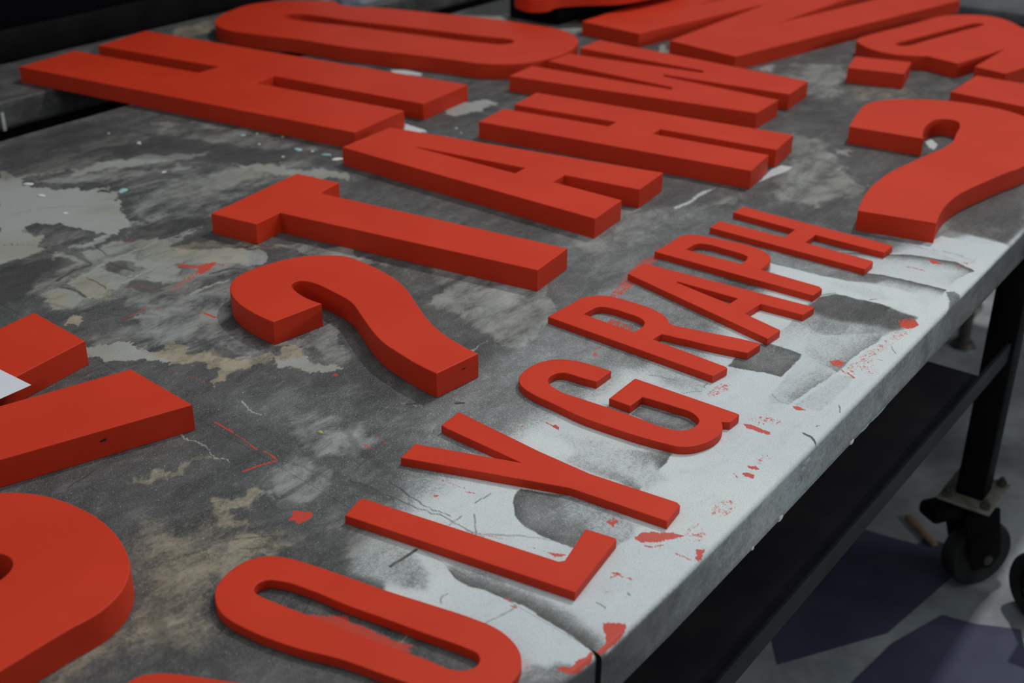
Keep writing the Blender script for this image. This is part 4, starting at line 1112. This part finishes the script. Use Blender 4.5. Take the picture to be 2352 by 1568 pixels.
# paint crumbs
def crumb(x, y, s, mat, seed, flat=0.45, ax=1.0):
    rng = np.random.RandomState(seed)
    bm = bmesh.new(); bmesh.ops.create_icosphere(bm, subdivisions=2, radius=s)
    k = rng.rand(3) * 5
    for vv in bm.verts:
        c = vv.co
        w = 1 + 0.28 * math.sin(c.x / s * 2.3 + k[0]) * math.cos(c.y / s * 2.9 + k[1]) + 0.15 * math.sin(c.z / s * 3 + k[2])
        vv.co = Vector((c.x * w * ax, c.y * w, max(c.z * flat * w, -s * flat * 0.55)))
    mn = min(vv.co.z for vv in bm.verts)
    for vv in bm.verts: vv.co.z -= mn
    o = bm_obj('paint_crumb', bm, mat, None, (x, y, TOP), 50)
    o.rotation_euler = (0, 0, rng.rand() * 3)
    return o
CR = [(1.347, 1.409, 4.2, TEAL, 1.8, 'teal paint crumb nearest the lower edge of the largest H, left of another teal one'),
      (1.354, 1.355, 4.5, TEAL, 2.2, 'long teal paint crumb beside the big white crumb at the corner of the A'),
      (1.343, 1.531, 3.8, TEAL, 1.3, 'pale teal paint crumb under the middle of the largest H'),
      (1.062, 1.476, 5.0, TEAL, 1.9, 'pale blue paint crumb on the beige smear at the left'),
      (1.351, 1.329, 5.2, CHALK, 1.5, 'big white paint crumb by the corner of the middle-sized A'),
      (1.215, 1.631, 3.8, CHALK, 1.2, 'white paint crumb in open grey area below the left part of the largest H'),
      (1.151, 1.494, 2.8, CHALK, 1.2, None), (0.959, 1.470, 2.6, CHALK, 1.3, None), (0.997, 1.607, 4.0, CHALK, 2.0, None),
      (0.980, 1.553, 3.2, CHALK, 1.8, None), (1.365, 1.521, 2.0, CHALK, 1.2, None), (1.329, 1.478, 2.0, CHALK, 1.2, None),
      (1.378, 1.475, 2.0, CHALK, 1.2, None), (1.310, 1.405, 2.0, CHALK, 1.2, None), (1.356, 1.387, 2.0, CHALK, 1.2, None),
      (1.218, 1.710, 2.0, CHALK, 1.2, None), (1.586, 1.283, 2.0, CHALK, 1.2, None), (1.571, 1.261, 1.8, CHALK, 1.2, None)]
for n, (x, y, s, m, ax, lab) in enumerate(CR):
    o = crumb(x, y, s / 1000.0, m, n + 3, 0.45, ax)
    tag(o, lab or 'tiny white paint crumb scattered on the grey bench top', 'paint crumb', 'paint crumbs' if lab else 'tiny white paint crumbs')
o = crumb(0.752, 0.784, 0.0022, mat_plain('mustard_crumb', (0.35, 0.30, 0.10), (0.48, 0.42, 0.18), 60), 44, 0.4, 1.5)
tag(o, 'tiny mustard yellow crumb on the dark bench between the left letter and the Y', 'paint crumb')

# ------------------------------------------------------------------ around the benches
def sheet(pts, z, label, mat=BLUE_SHADE_MAT):  # flat dark floor patches, standing in for bench shade as well as blue mat
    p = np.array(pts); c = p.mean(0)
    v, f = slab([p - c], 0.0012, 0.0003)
    o = mesh_obj('floor_shade_mat', v, f, mat, None, (c[0], c[1], z)); tag(o, label, 'floor sheet'); return o

SHADE_MAT1 = [(1.86, 0.595), (1.875, 0.502), (1.905, 0.502), (1.905, 0.455), (1.845, 0.42), (1.62, 0.455), (1.45, 0.56), (1.62, 0.68)]
SHADE_MAT2 = [(1.715, 0.402), (1.725, 0.352), (1.755, 0.290), (1.55, 0.20), (1.20, 0.30), (1.35, 0.47), (1.60, 0.44)]
STICK = (1.915, 0.512, 0.9)
TROL = (1.785, 0.254)
sheet(SHADE_MAT1, 0.0002, 'dark navy patch for bench shade and blue mat, flat on the floor left of the caster')
sheet(SHADE_MAT2, 0.0002, 'blue-grey patch for shade and blue mat on the floor at the bottom right')
bm = bmesh.new(); add_box(bm, -0.045, 0.045, -0.006, 0.006, 0, 0.008, 0.002)
o = bm_obj('wood_offcut', bm, WOODBIT, None, (STICK[0], STICK[1], 0.0001)); o.rotation_euler = (0, 0, STICK[2])
tag(o, 'short raw wood offcut lying on the floor beside the front caster', 'offcut')

# next trolley, only its near corner reaches the right edge of the view
tr = empty('green_trolley', (TROL[0], TROL[1], 0))
tag(tr, 'dark green trolley, one leg and caster showing at the lower right edge', 'trolley')
for dx in (0, 0.5):
    for dy in (0, -0.5):
        bm = bmesh.new(); add_box(bm, dx - 0.02, dx + 0.02, dy - 0.02, dy + 0.02, 0.165, 0.45, 0.003); bm_obj('leg', bm, GREEN, tr)
        c = caster(tr, dx, dy, 0.060, math.radians(-120), False)
bm = bmesh.new(); add_box(bm, -0.02, 0.52, -0.52, 0.02, 0.45, 0.48, 0.003); bm_obj('tray', bm, GREEN, tr)

# low dark bench beyond the far end
fb = empty('steel_cart', (0, 0, 0))
tag(fb, 'dark grey steel cart beyond the far end of the main bench, top right', 'cart')
bm = bmesh.new(); add_box(bm, 3.50, 4.8, 0.0, 2.0, 0.535, 0.565, 0.004); bm_obj('cart_top', bm, GREY_STEEL, fb)
bm = bmesh.new(); add_box(bm, 3.52, 4.78, 0.02, 1.98, 0.02, 0.534, 0.004); bm_obj('side_panel', bm, BLACK_STEEL, fb)
# short post on the floor far under the bench
ps = empty('floor_post', (2.67, 0.70, 0)); tag(ps, 'short blurred metal post on the floor far under the bench, seen left of the leg', 'post')
bm = bmesh.new(); add_cyl(bm, 0.030, 0.022, 0.012, Matrix.Translation((0, 0, 0.0061))); bm_obj('base', bm, DULL, ps)
bm = bmesh.new(); add_cyl(bm, 0.014, 0.014, 0.07, Matrix.Translation((0, 0, 0.047))); bm_obj('post', bm, DULL, ps)
bm = bmesh.new(); add_box(bm, -0.03, 0.03, -0.022, 0.022, 0.082, 0.10, 0.004); bm_obj('cap', bm, PLATE, ps)
